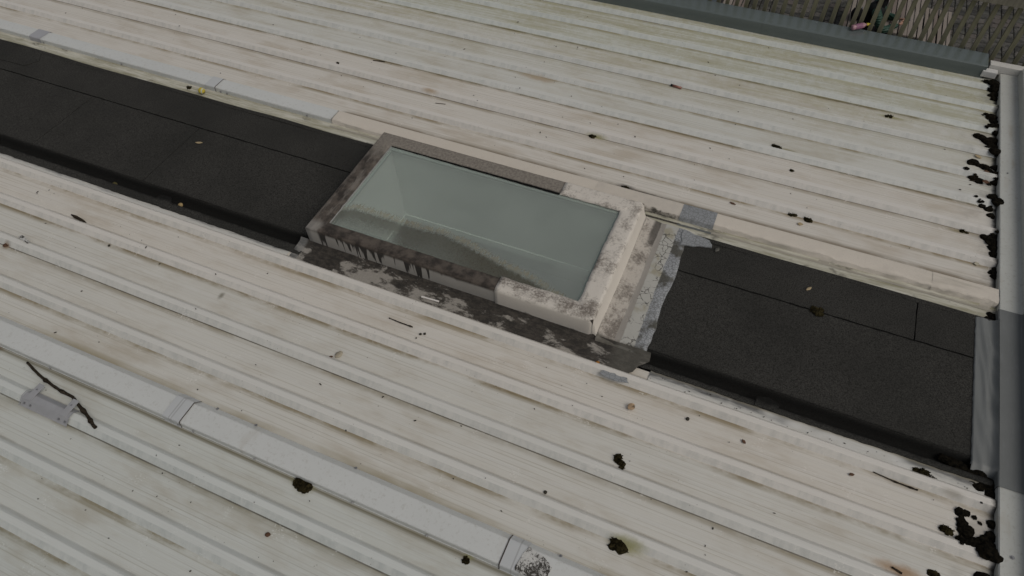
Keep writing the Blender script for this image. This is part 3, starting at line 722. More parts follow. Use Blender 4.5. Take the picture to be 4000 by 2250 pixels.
for d in ((IX0-.05, IX1+.05, IY1-.012, IY1+.05, SH-.07, SH-.001), (IX0-.05, IX1+.05, IY0-.05, IY0+.012, SH-.07, SH-.001), (IX0-.05, IX0+.012, IY0+.013, IY1-.013, SH-.07, SH-.001), (IX1-.012, IX1+.05, IY0+.013, IY1-.013, SH-.07, SH-.001)): bbox(bm, *d)
link('shaft_trim', bm, M_SHAFT, sky_l)
# the room below, part of the building
RX0, RX1, RY0, RY1, RZ = -3.7, -.1, 1.9, 4.9, -2.3
box_obj('room_floor', (RX0, RX1, RY0, RY1, RZ-.1, RZ), M_ROOM, bld)
for d in ((RX0-.1, RX0, RY0, RY1), (RX1, RX1+.1, RY0, RY1), (RX0-.1, RX1+.1, RY1, RY1+.1), (RX0-.1, RX1+.1, RY0-.1, RY0)): box_obj('room_wall', (*d, RZ, SH-.08), M_SHAFT, bld)
for d in ((RX0-.1, IX0-.05, RY0-.1, RY1+.1), (IX1+.05, RX1+.1, RY0-.1, RY1+.1), (IX0-.05, IX1+.05, IY1+.05, RY1+.1), (IX0-.05, IX1+.05, RY0-.1, IY0-.05)): box_obj('ceiling', (*d, SH-.08, SH-.02), M_SHAFT, bld)
# front apron and side apron
pr = [(2.452, .003), (2.458, .010), (2.50, .009), (2.545, .012), (2.60, .018), (2.66, .022), (2.70, .028), (2.722, .046)]
v, f = extrude_x(pr, -3.175, -.20, .035, .004, .003, 41)
def apron_end(x, y):
    if x < -.5: return x
    k = .30+.62*min(1, max(0, (y-2.45)/.2))+.25*mnoise.noise((y*17, 3, 3))
    return -.5+(x+.5)*max(.15, min(1, k))
v = [(apron_end(x, y), y+(max(0, -3.02-x)*.55 if y < 2.6 else 0), z) for x, y, z in v]
link('front_apron', (v, f), M_APF, sky_l, True)
def side_apron():
    v = []; f = []; ny = 46; xs = [-.632, -.60, -.56, -.51, -.492, -.46, -.42, -.36, -.30, -.262]; zs = [.055, .046, .040, .034, .030, .034, .033, .031, .029, .024]
    for i in range(ny+1):
        y = 2.69+(3.975-2.69)*i/ny
        for k, (x, z) in enumerate(zip(xs, zs)):
            e = (.030*mnoise.noise((y*3, 1, 1))+.016*mnoise.noise((y*11, 2, 2))) if k >= 8 else .004*mnoise.noise((y*9, x*9, 3))
            v.append((x+e, y, z+.0035*mnoise.noise((x*22, y*16, 8)) if k < 9 else z))
    n = len(xs)
    for i in range(ny):
        for k in range(n-1): f.append((i*n+k, i*n+k+1, (i+1)*n+k+1, (i+1)*n+k))
    s = len(v)
    for i in range(ny+1): x, y, z = v[i*n+n-1]; v.append((x+.003, y, .012))
    for i in range(ny): f.append((i*n+n-1, s+i, s+i+1, (i+1)*n+n-1))
    s = len(v)
    for k in range(n): x, y, z = v[k]; v.append((x, y-.01, -.01))
    for k in range(n-1): f.append((k, s+k, s+k+1, k+1))
    return v, f
link('side_apron', side_apron(), M_APS, sky_l, True)
link('sealant_tongue', ragged_sheet([(-.30, 3.80), (-.06, 3.86), (-.09, 3.93), (-.32, 3.97)], .026, .037, .012, .02, 2), M_GP2, sky_l)
link('sealant_smear', ragged_sheet([(-.51, 2.430), (-.40, 2.418), (-.30, 2.432), (-.32, 2.466), (-.50, 2.468)], .0375, .0405, .010, .015, 6), M_GP2, sky_l)

# ------------------------------------------------------------------ parapet capping on the right
par = thing('parapet_capping', 'pale painted metal capping along the right edge of the roof', 'capping')
PX = 1.988; PT = .052
def par_len(name, y0, y1, mat, d, seed):
    prof = [(PX-d, -.02), (PX-d, PT-.006+d), (PX+.006-d, PT+d), (PX+.135, PT+.002+d), (PX+.150, PT+.006+d), (PX+.158-d, PT+.085+d), (PX+.165, PT+.09+d), (PX+.42, PT+.10+d), (PX+.42, -.05)]
    v, f = extrude_x([(a, z) for a, z in prof], y0, y1, .12, .0015, .0015, seed)
    return link(name, ([(b, a, z) for a, b, z in v], [tuple(reversed(q)) for q in f]), mat, par)
par_len('cap_length', 4.035, 7.10, M_PAR, 0, 51); par_len('cap_length', -3.9, 2.60, M_PAR, 0, 52)
par_len('grey_membrane_cover', 2.597, 4.038, M_LEAD, .004, 53)
# grey membrane dressed from the cap down on to the felt end
def tongue():
    v = []; f = []; nx, ny = 14, 44
    for i in range(ny+1):
        y = 2.71+(3.93-2.71)*i/ny
        for k in range(nx+1):
            s = k/nx; x = 1.846+(1.985-1.846)*s
            if k == 0: x += .006*mnoise.noise((y*22, 1, 1))+.003*mnoise.noise((y*60, 3, 1))
            z = .0275+.03*max(0, (s-.80)/.2)**1.5
            r = abs(mnoise.noise((x*16+y*2.2, y*2.0, 5))); z += .011*max(0, .35-r)/.35*min(1, s*2.2)
            if i == 0: z -= .0
            v.append((x, y, z))
    n = nx+1
    for i in range(ny):
        for k in range(nx): f.append((i*n+k, i*n+k+1, (i+1)*n+k+1, (i+1)*n+k))
    s = len(v)
    for i in range(ny+1): x, y, z = v[i*n]; v.append((x-.002, y, .012))
    for i in range(ny): f.append((s+i, i*n, (i+1)*n, s+i+1))
    s = len(v)
    for k in range(n): x, y, z = v[k]; v.append((x+.01+.01*k/nx, y-.055+.02*k/nx, -.015))
    for k in range(nx): f.append((s+k, s+k+1, k+1, k))
    return v, f
link('grey_membrane', tongue(), M_LEAD, par, True)
screw(par, PX+.07, 2.17, PT+.002, (0, 0, 1), .012); screw(par, PX+.06, 5.6, PT+.002, (0, 0, 1), .007)
box_obj('end_plate', (1.872, 2.40, 7.105, 7.185, .03, PT+.07), cap_mat('end_plate_paint', (.60, .58, .54), (.68, .66, .62)), par, .006)
box_obj('end_block', (1.825, 1.955, 7.035, 7.10, .02, .085), cap_mat('end_block_paint', (.62, .61, .59), (.7, .69, .67)), par, .008)

# ------------------------------------------------------------------ grey eaves capping and timber screen
ev = thing('eaves_capping', 'slate grey glossy metal capping along the far roof edge', 'capping')
EV = [(7.048, .0), (7.055, .118), (7.060, .124), (7.068, .127), (7.270, .132), (7.276, .128), (7.278, -.12)]
link('cap_length', extrude_x(EV, X0, -.29, .5, .0008, .0008, 61), M_EAVES, ev)
link('cap_length', extrude_x([(y-.003 if y < 7.06 else y, z+.002) for y, z in EV], -.292, 1.85, .5, .0008, .0008, 62), M_EAVES, ev)
for x in (-.24, .22, .68, 1.17, 1.6): screw(ev, x, 7.235, .131, (0, 0, 1), .0055)
fen = thing('timber_screen', 'weathered timber paling screen standing behind the grey eaves capping', 'fence')
pal_me = []
for k in range(4):
    bm = bmesh.new(); bbox(bm, -.0215, .0215, -.011, .011, 0, 1.9, .003)
    for q in range(4): bmesh.ops.bisect_plane(bm, geom=bm.verts[:]+bm.edges[:]+bm.faces[:], plane_co=(0, 0, .38*(q+1)), plane_no=(0, 0, 1))
    for vv in bm.verts: vv.co.x += .0025*mnoise.noise((vv.co.z*2.3, k*7, 1)); vv.co.y += .003*mnoise.noise((vv.co.z*2, k*7, 5))
    me = bpy.data.meshes.new('paling'); bm.to_mesh(me); bm.free(); me.materials.append(M_PALE); pal_me.append(me)
for i in range(-20, 36):
    x = .153+.0979*i
    if x > 3.3: break
    p = bpy.data.objects.new('paling', pal_me[i % 4]); COL.objects.link(p); p.parent = fen
    p.location = (x+random.uniform(-.006, .006), 7.335+random.uniform(-.004, .004), -1.2); p.rotation_euler = (random.uniform(-.006, .006), random.uniform(-.008, .008), random.uniform(-.1, .1))
box_obj('top_rail', (-2.2, 3.3, 7.272, 7.322, .615, .70), wood_mat('rail_wood', (.19, .175, .135), (.28, .26, .205)), fen, .004)
box_obj('bottom_rail', (-2.2, 3.3, 7.348, 7.388, -.75, -.66), M_PALE, fen, .004)

# ------------------------------------------------------------------ furniture and person on the patio
M_BLK = plain('black_frame', (.010, .010, .011), .6, .3, .3, 20)
def slatted(name, label, cat, x0, x1, y0, y1, z, n, wd, gap_leg=True, group=None):
    root = thing(name, label, cat, ((x0+x1)/2, (y0+y1)/2, PZ), 0, group)
    cx, cy = (x0+x1)/2, (y0+y1)/2; h = z-PZ
    st = (x1-x0)/n
    bm = bmesh.new(); bbox(bm, -wd/2, wd/2, -(y1-y0)/2, (y1-y0)/2, -.028, 0, .004); me = bpy.data.meshes.new('slat'); bm.to_mesh(me); bm.free(); me.materials.append(M_SLAT)
    for k in range(n):
        s = bpy.data.objects.new('slat', me); COL.objects.link(s); s.parent = root; s.location = (x0-cx+st*(k+.5)+random.uniform(-.004, .004), random.uniform(-.012, .012), h); s.rotation_euler = (0, 0, random.uniform(-.006, .006))
    L = (y1-y0)/2
    for sy in (-1, 1):
        link('leg_frame', (lambda b: b)(frame_bm(x0-cx+.03, x1-cx-.03, sy*(L-.16), h-.03)), M_BLK, root)
    box_obj('stretcher', (-.03, .03, -L+.16, L-.16, h-.10, h-.06), M_BLK, root)
    return root
def frame_bm(a, b, y, h):
    bm = bmesh.new()
    bbox(bm, a, a+.05, y-.025, y+.025, 0, h-.06); bbox(bm, b-.05, b, y-.025, y+.025, 0, h-.06); bbox(bm, a, b, y-.026, y+.026, h-.059, h)
    return bm
slatted('bench', 'slatted timber bench behind the seated person, seen through palings', 'bench', .80, 1.20, 11.7, 13.9, -2.75, 5, .062)
slatted('table', 'slatted timber table in front of the person with green sleeves', 'table', 1.42, 2.02, 12.02, 13.9, -2.45, 8, .060)
slatted('bench', 'short slatted bench on the right side of the table', 'bench', 2.12, 2.57, 11.75, 13.62, -2.75, 6, .056)
slatted('bench', 'slatted timber bench at the far left behind the palings', 'bench', -1.33, -.90, 11.9, 13.9, -2.75, 5, .066)
g = thing('storage_box', 'grey lidded box left of the far left bench', 'box', (-1.62, 12.45, PZ))
M_BOX = plain('grey_box_plastic', (.07, .085, .095), .5, .4, .1)
box_obj('body', (-.2, .2, -.45, .45, 0, .52), M_BOX, g, .015); box_obj('lid', (-.215, .215, -.465, .465, .522, .57), M_BOX, g, .015)

def skin_obj(name, verts, edges, rads, mat, parent=None, sub=1, root=0):
    me = bpy.data.meshes.new(name); me.from_pydata(verts, edges, []); me.validate()
    o = bpy.data.objects.new(name, me); COL.objects.link(o)
    md = o.modifiers.new('skin', 'SKIN'); md.use_smooth_shade = True
    sv = me.skin_vertices[0].data
    for i, r in enumerate(rads):
        r = r if isinstance(r, tuple) else (r, r); sv[i].radius = r
        sv[i].use_root = (i == root)
    o.modifiers.new('sub', 'SUBSURF').levels = sub; o.modifiers['sub'].render_levels = sub
    dg = bpy.context.evaluated_depsgraph_get(); m2 = bpy.data.meshes.new_from_object(o.evaluated_get(dg))
    o.modifiers.clear(); o.data = m2; m2.materials.clear(); m2.materials.append(mat)
    for p in m2.polygons: p.use_smooth = True
    if parent: o.parent = parent
    return o
M_SKIN = plain('skin', (.42, .25, .18), .6, .3, .08, 20)
M_HAIR = plain('dark_hair', (.010, .008, .007), .6, .3, .3, 90)
M_TROU = plain('black_cloth', (.006, .006, .007), .85, .15, .3, 30)
def jacket():
    t = NT('green_quilted_jacket'); wv = t.n('ShaderNodeTexWave', wave_type='BANDS', bands_direction='Z'); t.t.links.new(t.P, wv.inputs[0]); wv.inputs['Scale'].default_value = 9; wv.inputs['Distortion'].default_value = 2.5
    c = t.mix(wv.outputs[1], (.016, .048, .031), (.021, .060, .040))
    return t.done(t.bsdf(c, .55, .35, wv.outputs[1], .5, .02))
M_JACK = jacket()
per = thing('person', 'person in a black vest with green quilted sleeves sitting at the table holding a phone', 'person', (1.10, 12.20, PZ))
# local frame: facing +X, right side towards -Y
body_v = [(0, 0, .56), (.03, 0, .70), (.07, 0, .86), (.10, 0, 1.00), (.14, 0, 1.10), (.19, 0, 1.20),      # pelvis .. neck
          (.16, -.10, .55), (.44, -.12, .56), (.46, -.12, .30), (.46, -.12, .07), (.58, -.13, .045),
          (.16, .10, .55), (.44, .12, .56), (.46, .12, .30), (.46, .12, .07), (.58, .13, .045)]
body_e = [(0, 1), (1, 2), (2, 3), (3, 4), (4, 5), (0, 6), (6, 7), (7, 8), (8, 9), (9, 10), (0, 11), (11, 12), (12, 13), (13, 14), (14, 15)]
body_r = [(.15, .17), (.135, .155), (.135, .165), (.12, .17), (.07, .09), .05, .095, .075, .062, .05, .042, .095, .075, .062, .05, .042]
bod = skin_obj('body', body_v, body_e, body_r, M_TROU, per)
# jacket sleeves and upper body shell
skin_obj('jacket', [(.07, 0, .84), (.105, 0, 1.02), (.15, 0, 1.12)], [(0, 1), (1, 2)], [(.155, .19), (.14, .20), .08], plain('black_quilt', (.007, .009, .009), .7, .25, .3, 25), per)
for sgn in (-1, 1):
    skin_obj('sleeve', [(.09, sgn*.10, 1.03), (.10, sgn*.18, 1.05), (.20, sgn*.25, .90), (.30, sgn*.25, .79), (.43, sgn*.15, .83), (.51, sgn*.09, .86)], [(0, 1), (1, 2), (2, 3), (3, 4), (4, 5)], [.07, .085, .078, .070, .060, .050], M_JACK, per)
hv = [(.19, 0, 1.20), (.225, 0, 1.27), (.245, 0, 1.34), (.235, 0, 1.40)]
skin_obj('head', hv, [(0, 1), (1, 2), (2, 3)], [.05, (.075, .07), (.09, .075), (.07, .065)], M_SKIN, per)
skin_obj('hair', [(.17, 0, 1.30), (.19, 0, 1.38), (.235, 0, 1.425), (.285, 0, 1.42)], [(0, 1), (1, 2), (2, 3)], [(.075, .075), (.088, .085), (.08, .08), (.035, .06)], M_HAIR, per)
bm = bmesh.new()
bmesh.ops.create_uvsphere(bm, u_segments=8, v_segments=6, radius=.014, matrix=Matrix.Translation((.335, 0, 1.325)) @ Matrix.Diagonal((1, .7, 1.5, 1)))
link('nose', bm, M_SKIN, per, True)
for s in (-1, 1):
    bm = bmesh.new(); bmesh.ops.create_uvsphere(bm, u_segments=8, v_segments=6, radius=.02, matrix=Matrix.Translation((.235, s*.077, 1.325)) @ Matrix.Diagonal((.8, .35, 1.4, 1))); link('ear', bm, M_SKIN, per, True)
    bm = bmesh.new(); bmesh.ops.create_uvsphere(bm, u_segments=8, v_segments=6, radius=.010, matrix=Matrix.Translation((.325, s*.032, 1.352))); link('eye', bm, plain('eye', (.03, .02, .015), .3, .5), per, True)
    h0 = Vector((.51, s*.09, .86)); hd = Vector((.075, -s*.045, .02))
    vs_ = [h0, h0+hd*.6, h0+hd]; es = [(0, 1), (1, 2)]; rs = [.024, (.034, .016), (.030, .014)]
    for q in range(4):
        b0 = h0+hd+Vector((-.012+.018*q*.6, -s*.012+s*.018*(q-1.5)*.2, .012*(q-1.5))); vs_ += [b0+Vector((.028, -s*.014, .004)), b0+Vector((.040, -s*.034, .012)), b0+Vector((.030, -s*(.046-.004*abs(q-1.5)), .014))]
        n0 = 3+q*3; es += [(2, n0), (n0, n0+1), (n0+1, n0+2)]; rs += [.0095, .009, .008]
    t0 = len(vs_); vs_ += [h0+hd*.45+Vector((.0, -s*.028, .022)), h0+hd*.8+Vector((.005, -s*.034, .036))]; es += [(1, t0), (t0, t0+1)]; rs += [.011, .009]
    skin_obj('hand', vs_, es, rs, M_SKIN, per)
ph = thing('phone', 'dark phone held in the hands of the person with green sleeves', 'phone', (1.70, 12.19, PZ+.895))
ph.rotation_euler = (0, R(-38), 0)
box_obj('case', (-.075, .075, -.038, .038, -.006, .003), plain('phone_case', (.02, .03, .06), .4, .5), ph, .003); box_obj('screen', (-.070, .070, -.034, .034, .0032, .0045), plain('phone_glass', (.02, .022, .028), .12, .5, .02), ph)
bag = thing('bag', 'black bag lying on the bench behind the seated person', 'bag', (.985, 12.78, -2.75))
skin_obj('body', [(0, -.16, .09), (0, 0, .11), (0, .16, .09)], [(0, 1), (1, 2)], [(.10, .09), (.12, .11), (.10, .09)], M_TROU, bag)
link('strap', tube([(0, -.13, .18), (-.03, -.07, .27), (-.03, .07, .27), (0, .13, .18)], [.012]*4, 6), M_BLK, bag)
link('buckle', tube([(.05, -.02, .215), (.05, .03, .215)], [.012, .012], 6), plain('buckle', (.5, .5, .5), .2, .6, .1, 20, .9), bag)

# ------------------------------------------------------------------ pink bottle on the eaves
def bottle():
    root = thing('bottle', 'pink plastic bottle with a yellow cap wedged between two palings', 'bottle', (.635, 7.238, .165))
    prof = [(0, .0), (.024, 0), (.030, .006), (.031, .03), (.028, .05), (.031, .075), (.032, .125), (.027, .15), (.014, .165), (.013, .178)]
    def lathe(pr, seg=16, sx=1., sy=1.):
        v = []; f = []
        for r, z in pr:
            for s in range(seg): a = 2*math.pi*s/seg; v.append((r*math.cos(a)*sx, r*math.sin(a)*sy, z))
        for i in range(len(pr)-1):
            for s in range(seg): f.append((i*seg+s, i*seg+(s+1) % seg, (i+1)*seg+(s+1) % seg, (i+1)*seg+s))
        f.append(tuple((len(pr)-1)*seg+s for s in range(seg))); return v, f
    link('body', lathe(prof), plain('pink_plastic', (.44, .25, .29), .35, .5, .1, 20), root, True)
    link('label', lathe([(.0325, .045), (.0325, .070), (.0332, .080), (.0332, .122), (.031, .124)]), plain('label_print', (.30, .14, .22), .5, .3, .35, 55), root, True)
    link('cap', lathe([(0, .176), (.016, .176), (.017, .18), (.0165, .20), (.012, .204), (.008, .212), (.0065, .222), (0, .223)]), plain('yellow_cap', (.55, .43, .05), .4, .4, .1, 20), root, True)
    d = Vector((.80, .52, .10)); root.rotation_euler = d.to_track_quat('Z', 'Y').to_euler(); root.location = (.560, 7.215, .162); root.scale = (.87, .87, .87)
    return root
bottle()

# ------------------------------------------------------------------ loose things lying on the roof
def surf(y):
    """height of the ribbed sheet at y"""
    if y < 2.5: b, p = 2.43, .346
    elif y > 4.3: b, p = 4.49, .338
    else: return 0.
    u = ((y-b)/p) % 1*p
    if u < .037: return .037*u/.037
    if u < .076: return .037
    return max(0, .037*(1-(u-.076)/.032))
def lump(x, y, lx, ly, h, seed, n=9, z0=0., mat=None, name='moss_clump', label='', cat='moss', group=None, rot=0., pts=None):
    rnd = random.Random(seed); bm = bmesh.new()
    cs = pts or [(rnd.uniform(-1, 1)*lx*.30, rnd.uniform(-1, 1)*ly*.30, rnd.uniform(.45, .8)) for _ in range(n)]
    c, s = math.cos(rot), math.sin(rot)
    subs = []
    for (px, py, sc_) in cs:
        r = min(lx, ly)*.5*sc_*.95 if pts is None else sc_*.82
        qx, qy = px*c-py*s, px*s+py*c
        subs.append((px, py, qx, qy, r*.95))
        for _ in range(4):
            a = rnd.uniform(0, 6.28); d = r*rnd.uniform(.35, 1.0); subs.append((px, py, qx+math.cos(a)*d, qy+math.sin(a)*d, r*rnd.uniform(.22, .5)))
    for (px, py, qx, qy, r) in subs:
        res = bmesh.ops.create_icosphere(bm, subdivisions=2, radius=1)
        for v in res['verts']:
            d = v.co.copy(); k = 1+.38*mnoise.noise(d*2.2+Vector((seed, px*40, py*40)))+.22*mnoise.noise(d*6+Vector((seed*2, px*90, 1)))
            v.co = Vector((qx+d.x*r*k*1.12, qy+d.y*r*k, max(-.004, .002+d.z*min(h, r*.9)*.62*k)+(surf(y+qy) if mat else 0)))
    # ragged fronds
    for _ in range(0 if mat else n*5):
        px, py, sc_ = rnd.choice(cs); a = rnd.uniform(0, 6.28); r = (min(lx, ly)*.5*sc_ if pts is None else sc_)*rnd.uniform(.8, 1.25)
        bx, by = px*c-py*s+math.cos(a)*r*.8, px*s+py*c+math.sin(a)*r*.8; tx, ty = bx+math.cos(a)*r*.45, by+math.sin(a)*r*.22; wd = r*.07
        q = [bm.verts.new((bx-math.sin(a)*wd, by+math.cos(a)*wd, .003)), bm.verts.new((bx+math.sin(a)*wd, by-math.cos(a)*wd, .003)), bm.verts.new((tx, ty, h*.3)), bm.verts.new((bx, by, h*.5))]
        for t in ((0, 1, 2), (1, 3, 2), (3, 0, 2)): bm.faces.new([q[i] for i in t])
    o = link(name, bm, mat or M_MOSS); o.location = (x, y, z0)
    return tag(o, label, cat, group)
MG = 'moss clumps lying on the roof'
for a in [(-4.241, 4.952, .06, .04, .03, 1, 'small dark moss clump on the upper sheet near top left'),
          (-1.393, 4.818, .085, .07, .04, 2, 'round moss clump with yellow stain above the skylight'),
          (.196, 5.294, .17, .06, .045, 3, 'long dark moss clump on the upper sheet beside the lap seam'),
          (1.071, 6.105, .12, .055, .04, 4, 'moss clump on the lap seam below the grey eaves'),
          (.371, 5.027, .045, .04, .025, 5, 'tiny round moss button below the long upper clump'),
          (.462, 4.505, .13, .075, .045, 6, 'left one of the moss pair above the cream flashing'),
          (.60, 4.482, .13, .075, .045, 7, 'right one of the moss pair above the cream flashing'),
          (1.754, 4.813, .10, .05, .035, 8, 'ragged moss clump left of the parapet on the upper roof'),
          (-.909, 4.295, .13, .045, .03, 9, 'dark moss wedged against the back edge of the cream flashing'),
          (.785, 3.55, .13, .095, .028, 10, 'moss clump growing on the right felt seam'),
          (-.036, 1.391, .14, .13, .07, 12, 'large round moss ball with yellow stain near the bottom'),
          (-.825, .952, .055, .085, .04, 14, 'small moss clump below the foreground cap near its cover'),
          (1.643, 2.532, .04, .035, .03, 15, 'tiny moss ball beside the crescent clump at lower right'),
          (1.722, 2.225, .115, .085, .05, 16, 'isolated moss clump left of the lower right pile'),
          (1.681, 1.915, .10, .08, .04, 17, 'moss clump cut by the bottom frame edge at lower right')]:
    x, y, lx, ly, h, sd_, lab = a
    lump(x, y, lx*.76, ly*.76, h*.8, sd_, 9, .024 if 'felt' in lab else (0), label=lab, group=MG)
lump(-.175, 1.875, .15, .065, .05, 11, 9, 0, label='elongated moss lump with a pale tip on the lower roof', group=MG, rot=-.55)
lump(-1.984, .962, .17, .085, .045, 13, 14, 0, label='big ragged moss clump tucked under the foreground cap', group=MG, rot=-.3)
lump(1.571, 2.533, .17, .075, .045, 18, 12, 0, label='crescent shaped moss clump resting above the first lower rib', group=MG, rot=-.15)
# black debris heaped along the parapet, one heap to each pan
HG = 'black debris heaps along the parapet foot'
heaps = [('heap under the white end block at the top corner', [(1.86, 6.97, .03), (1.90, 6.95, .05), (1.94, 6.93, .06), (1.96, 6.87, .055), (1.97, 6.79, .05), (1.93, 6.86, .03), (1.965, 6.73, .035)]),
         ('second heap from the top, thin at its left tip', [(1.87, 6.44, .012), (1.90, 6.46, .025), (1.945, 6.43, .05), (1.97, 6.36, .045), (1.975, 6.27, .04), (1.93, 6.25, .03), (1.89, 6.22, .02), (1.975, 6.19, .035)]),
         ('thick third heap from the top above the lap seam', [(1.83, 6.10, .04), (1.87, 6.09, .045), (1.92, 6.05, .06), (1.96, 6.07, .055), (1.96, 5.97, .06), (1.93, 5.95, .045), (1.96, 5.88, .05)]),
         ('scattered heap with reddish bits below the lap seam', [(1.80, 5.71, .045), (1.84, 5.69, .03), (1.89, 5.68, .042), (1.93, 5.65, .03), (1.975, 5.70, .04), (1.98, 5.60, .04), (1.975, 5.50, .04), (1.80, 5.50, .035), (1.85, 5.48, .04), (1.74, 5.56, .022), (1.93, 5.47, .02)]),
         ('heap with a broken trail leading left, middle of parapet', [(1.965, 5.30, .05), (1.975, 5.22, .05), (1.93, 5.15, .035), (1.88, 5.17, .03), (1.85, 5.19, .018), (1.82, 5.23, .014), (1.95, 5.08, .03)]),
         ('heap around a round moss button below mid parapet', [(1.91, 4.80, .04), (1.945, 4.81, .035), (1.975, 4.83, .04), (1.96, 4.76, .05), (1.97, 4.70, .045), (1.975, 4.64, .04)]),
         ('small black smear between mid parapet heap and the grey section', [(1.972, 4.44, .035), (1.978, 4.40, .03), (1.98, 4.48, .025)]),
         ('black clog in the corner above the grey membrane', [(1.955, 4.00, .035), (1.97, 3.975, .035), (1.93, 3.965, .022), (1.975, 4.05, .02)]),
         ('wet black clog filling the channel under the grey membrane', [(1.90, 2.67, .055), (1.95, 2.62, .06), (1.86, 2.66, .05), (1.80, 2.68, .045), (1.90, 2.58, .055), (1.965, 2.56, .055), (1.85, 2.595, .04), (1.96, 2.50, .05), (1.92, 2.505, .05), (1.75, 2.695, .04), (1.82, 2.545, .032), (1.70, 2.705, .03)]),
         ('ring shaped heap with a white gap in its middle', [(1.80, 2.365, .032), (1.835, 2.375, .024), (1.88, 2.365, .016), (1.815, 2.31, .03), (1.835, 2.26, .048), (1.84, 2.235, .035), (1.91, 2.34, .012)]),
         ('large black heap below the ring, against the parapet', [(1.975, 2.36, .03), (1.97, 2.28, .035), (1.93, 2.215, .05), (1.965, 2.19, .06), (1.90, 2.195, .055), (1.85, 2.19, .045), (1.815, 2.185, .035), (1.93, 2.155, .05), (1.97, 2.15, .05)]),
         ('lowest black heap at the bottom of the parapet', [(1.93, 2.00, .05), (1.97, 1.97, .06), (1.95, 1.91, .06), (1.96, 1.82, .06), (1.90, 1.91, .03)])]
for i, (lab, ps) in enumerate(heaps):
    cx = sum(p[0] for p in ps)/len(ps); cy = sum(p[1] for p in ps)/len(ps)
    low = -.015 if 'channel' in lab else 0
    lump(cx, cy, .1, .1, .045 if low == 0 else .06, 60+i, 10, low, M_SILT, 'debris_heap', 'black '+lab if not lab.split()[0] in ('black',) and 'black' not in lab else lab, 'debris', HG, 0, [(a-cx, b-cy, r*1.15) for a, b, r in ps])
# twigs
def twig(label, pts, r0, r1, cat='twig', knots=(), seed=0, mat=None):
    P = [Vector(p) for p in pts]; Q = []
    for a, b in zip(P, P[1:]):
        for k in range(6): s = a.lerp(b, k/6); Q.append(s+Vector((mnoise.noise((s.x*9, s.y*9, seed)), mnoise.noise((s.x*9, s.y*9, seed+3)), 0))*r0*.5)
    Q.append(P[-1]); n = len(Q); rads = [r0+(r1-r0)*i/(n-1) for i in range(n)]
    for k in knots: i = int(k*(n-1)); rads[i] *= 1.6
    v, f = tube(Q, rads, 8, .25, seed)
    for k in knots:
        i = int(k*(n-1)); d = Vector((mnoise.noise((k*9, 1, 1)), mnoise.noise((k*7, 2, 2)), .4)).normalized(); v2, f2 = tube([Q[i], Q[i]+d*r0*2.2], [r0*.6, r0*.3], 5); s = len(v); v += v2; f += [tuple(j+s for j in q) for q in f2]
    o = Vector(P[0]); ob = link('twig' if cat == 'twig' else cat.replace(' ', '_'), ([Vector(p)-o for p in v], f), mat or M_TWIG, None, True); ob.location = o
    return tag(ob, label, cat)
twig('dark knotty fallen branch lying beside the grey bracket at lower left', [(-4.355, .955, .012), (-4.19, .91, .016), (-4.03, .882, .016), (-3.83, .868, .016), (-3.62, .80, .044), (-3.475, .745, .049)], .0085, .0115, 'stick', (.3, .52, .78, .93), 3)
twig('thin grass stem lying right of the parallel rib at lower right', [(1.30, 2.43, .004), (1.43, 2.415, .006), (1.56, 2.412, .006)], .003, .005, 'twig', (.5, .9), 5)
twig('short brown twig with a rusty stain at the lower right', [(1.455, 1.872, .005), (1.51, 1.858, .006)], .006, .007, 'twig', (), 6)
twig('thin mossy twig on the pan below the skylight apron', [(-2.115, 2.305, .005), (-2.03, 2.30, .005), (-1.915, 2.299, .006)], .0035, .0045, 'twig', (.05, .95), 7)
twig('tiny forked twig near the top left lap seam', [(-3.92, 5.13, .004), (-3.85, 5.142, .005), (-3.79, 5.15, .004)], .004, .005, 'twig', (.5,), 8)
twig('short brown twig left of the parapet on the upper roof', [(1.78, 5.46, .004), (1.86, 5.47, .005)], .0045, .004, 'twig', (.5,), 9)
twig('little red brown twig on the pan above the skylight corner', [(-2.98, 4.73, .004), (-2.88, 4.75, .004)], .003, .003, 'twig', (), 10)
# leaves and chips
def leaf(label, x, y, L, W_, rot, mat, z=.004, cat='leaf', curl=.25, seed=0, name=None):
    v = []; f = []; n = 7
    for i in range(n+1):
        s = i/n; wd = W_*.5*math.sin(math.pi*min(1, s*.93+.05))**.8*(1+.25*mnoise.noise((s*5, seed, 1)))
        for k in (-1, 0, 1): v.append((L*(s-.5), wd*k, abs(k)*curl*W_*(.6+.4*mnoise.noise((s*3, k, seed)))+.25*L*curl*(s-.5)**2))
    for i in range(n):
        for k in range(2): f.append((i*3+k, (i+1)*3+k, (i+1)*3+k+1, i*3+k+1))
    bm = bmesh.new(); bv = [bm.verts.new(p) for p in v]
    for q in f: bm.faces.new([bv[i] for i in q])
    r = bmesh.ops.extrude_face_region(bm, geom=bm.faces[:]); 
    for e in r['geom']:
        if isinstance(e, bmesh.types.BMVert): e.co.z += .0012
    bmesh.ops.recalc_face_normals(bm, faces=bm.faces[:])
    o = link(name or cat, bm, mat, None, True); o.location = (x, y, z); o.rotation_euler = (0, 0, rot); return tag(o, label, cat)
leaf('small cream leaf scrap on the left felt strip', -4.753, 3.365, .07, .025, .3, M_LEAF, .027, seed=1)
leaf('cream leaf scrap on the upper part of the right felt', 0.702, 3.734, .055, .022, .9, M_LEAF, .027, seed=2)
leaf('thin translucent leaf near the top of the right felt', -.02, 3.86, .055, .03, 1.2, plain('grey_leaf', (.10, .095, .08), .5, .4), .026, seed=3)
leaf('dark narrow blade leaf on the lower sheet at left', -5.10, 2.20, .20, .03, -.12, M_TWIG, .004, seed=4)
leaf('brown curled leaf at the left frame edge', -5.444, 1.737, .05, .04, .5, M_LEAFB, seed=5)
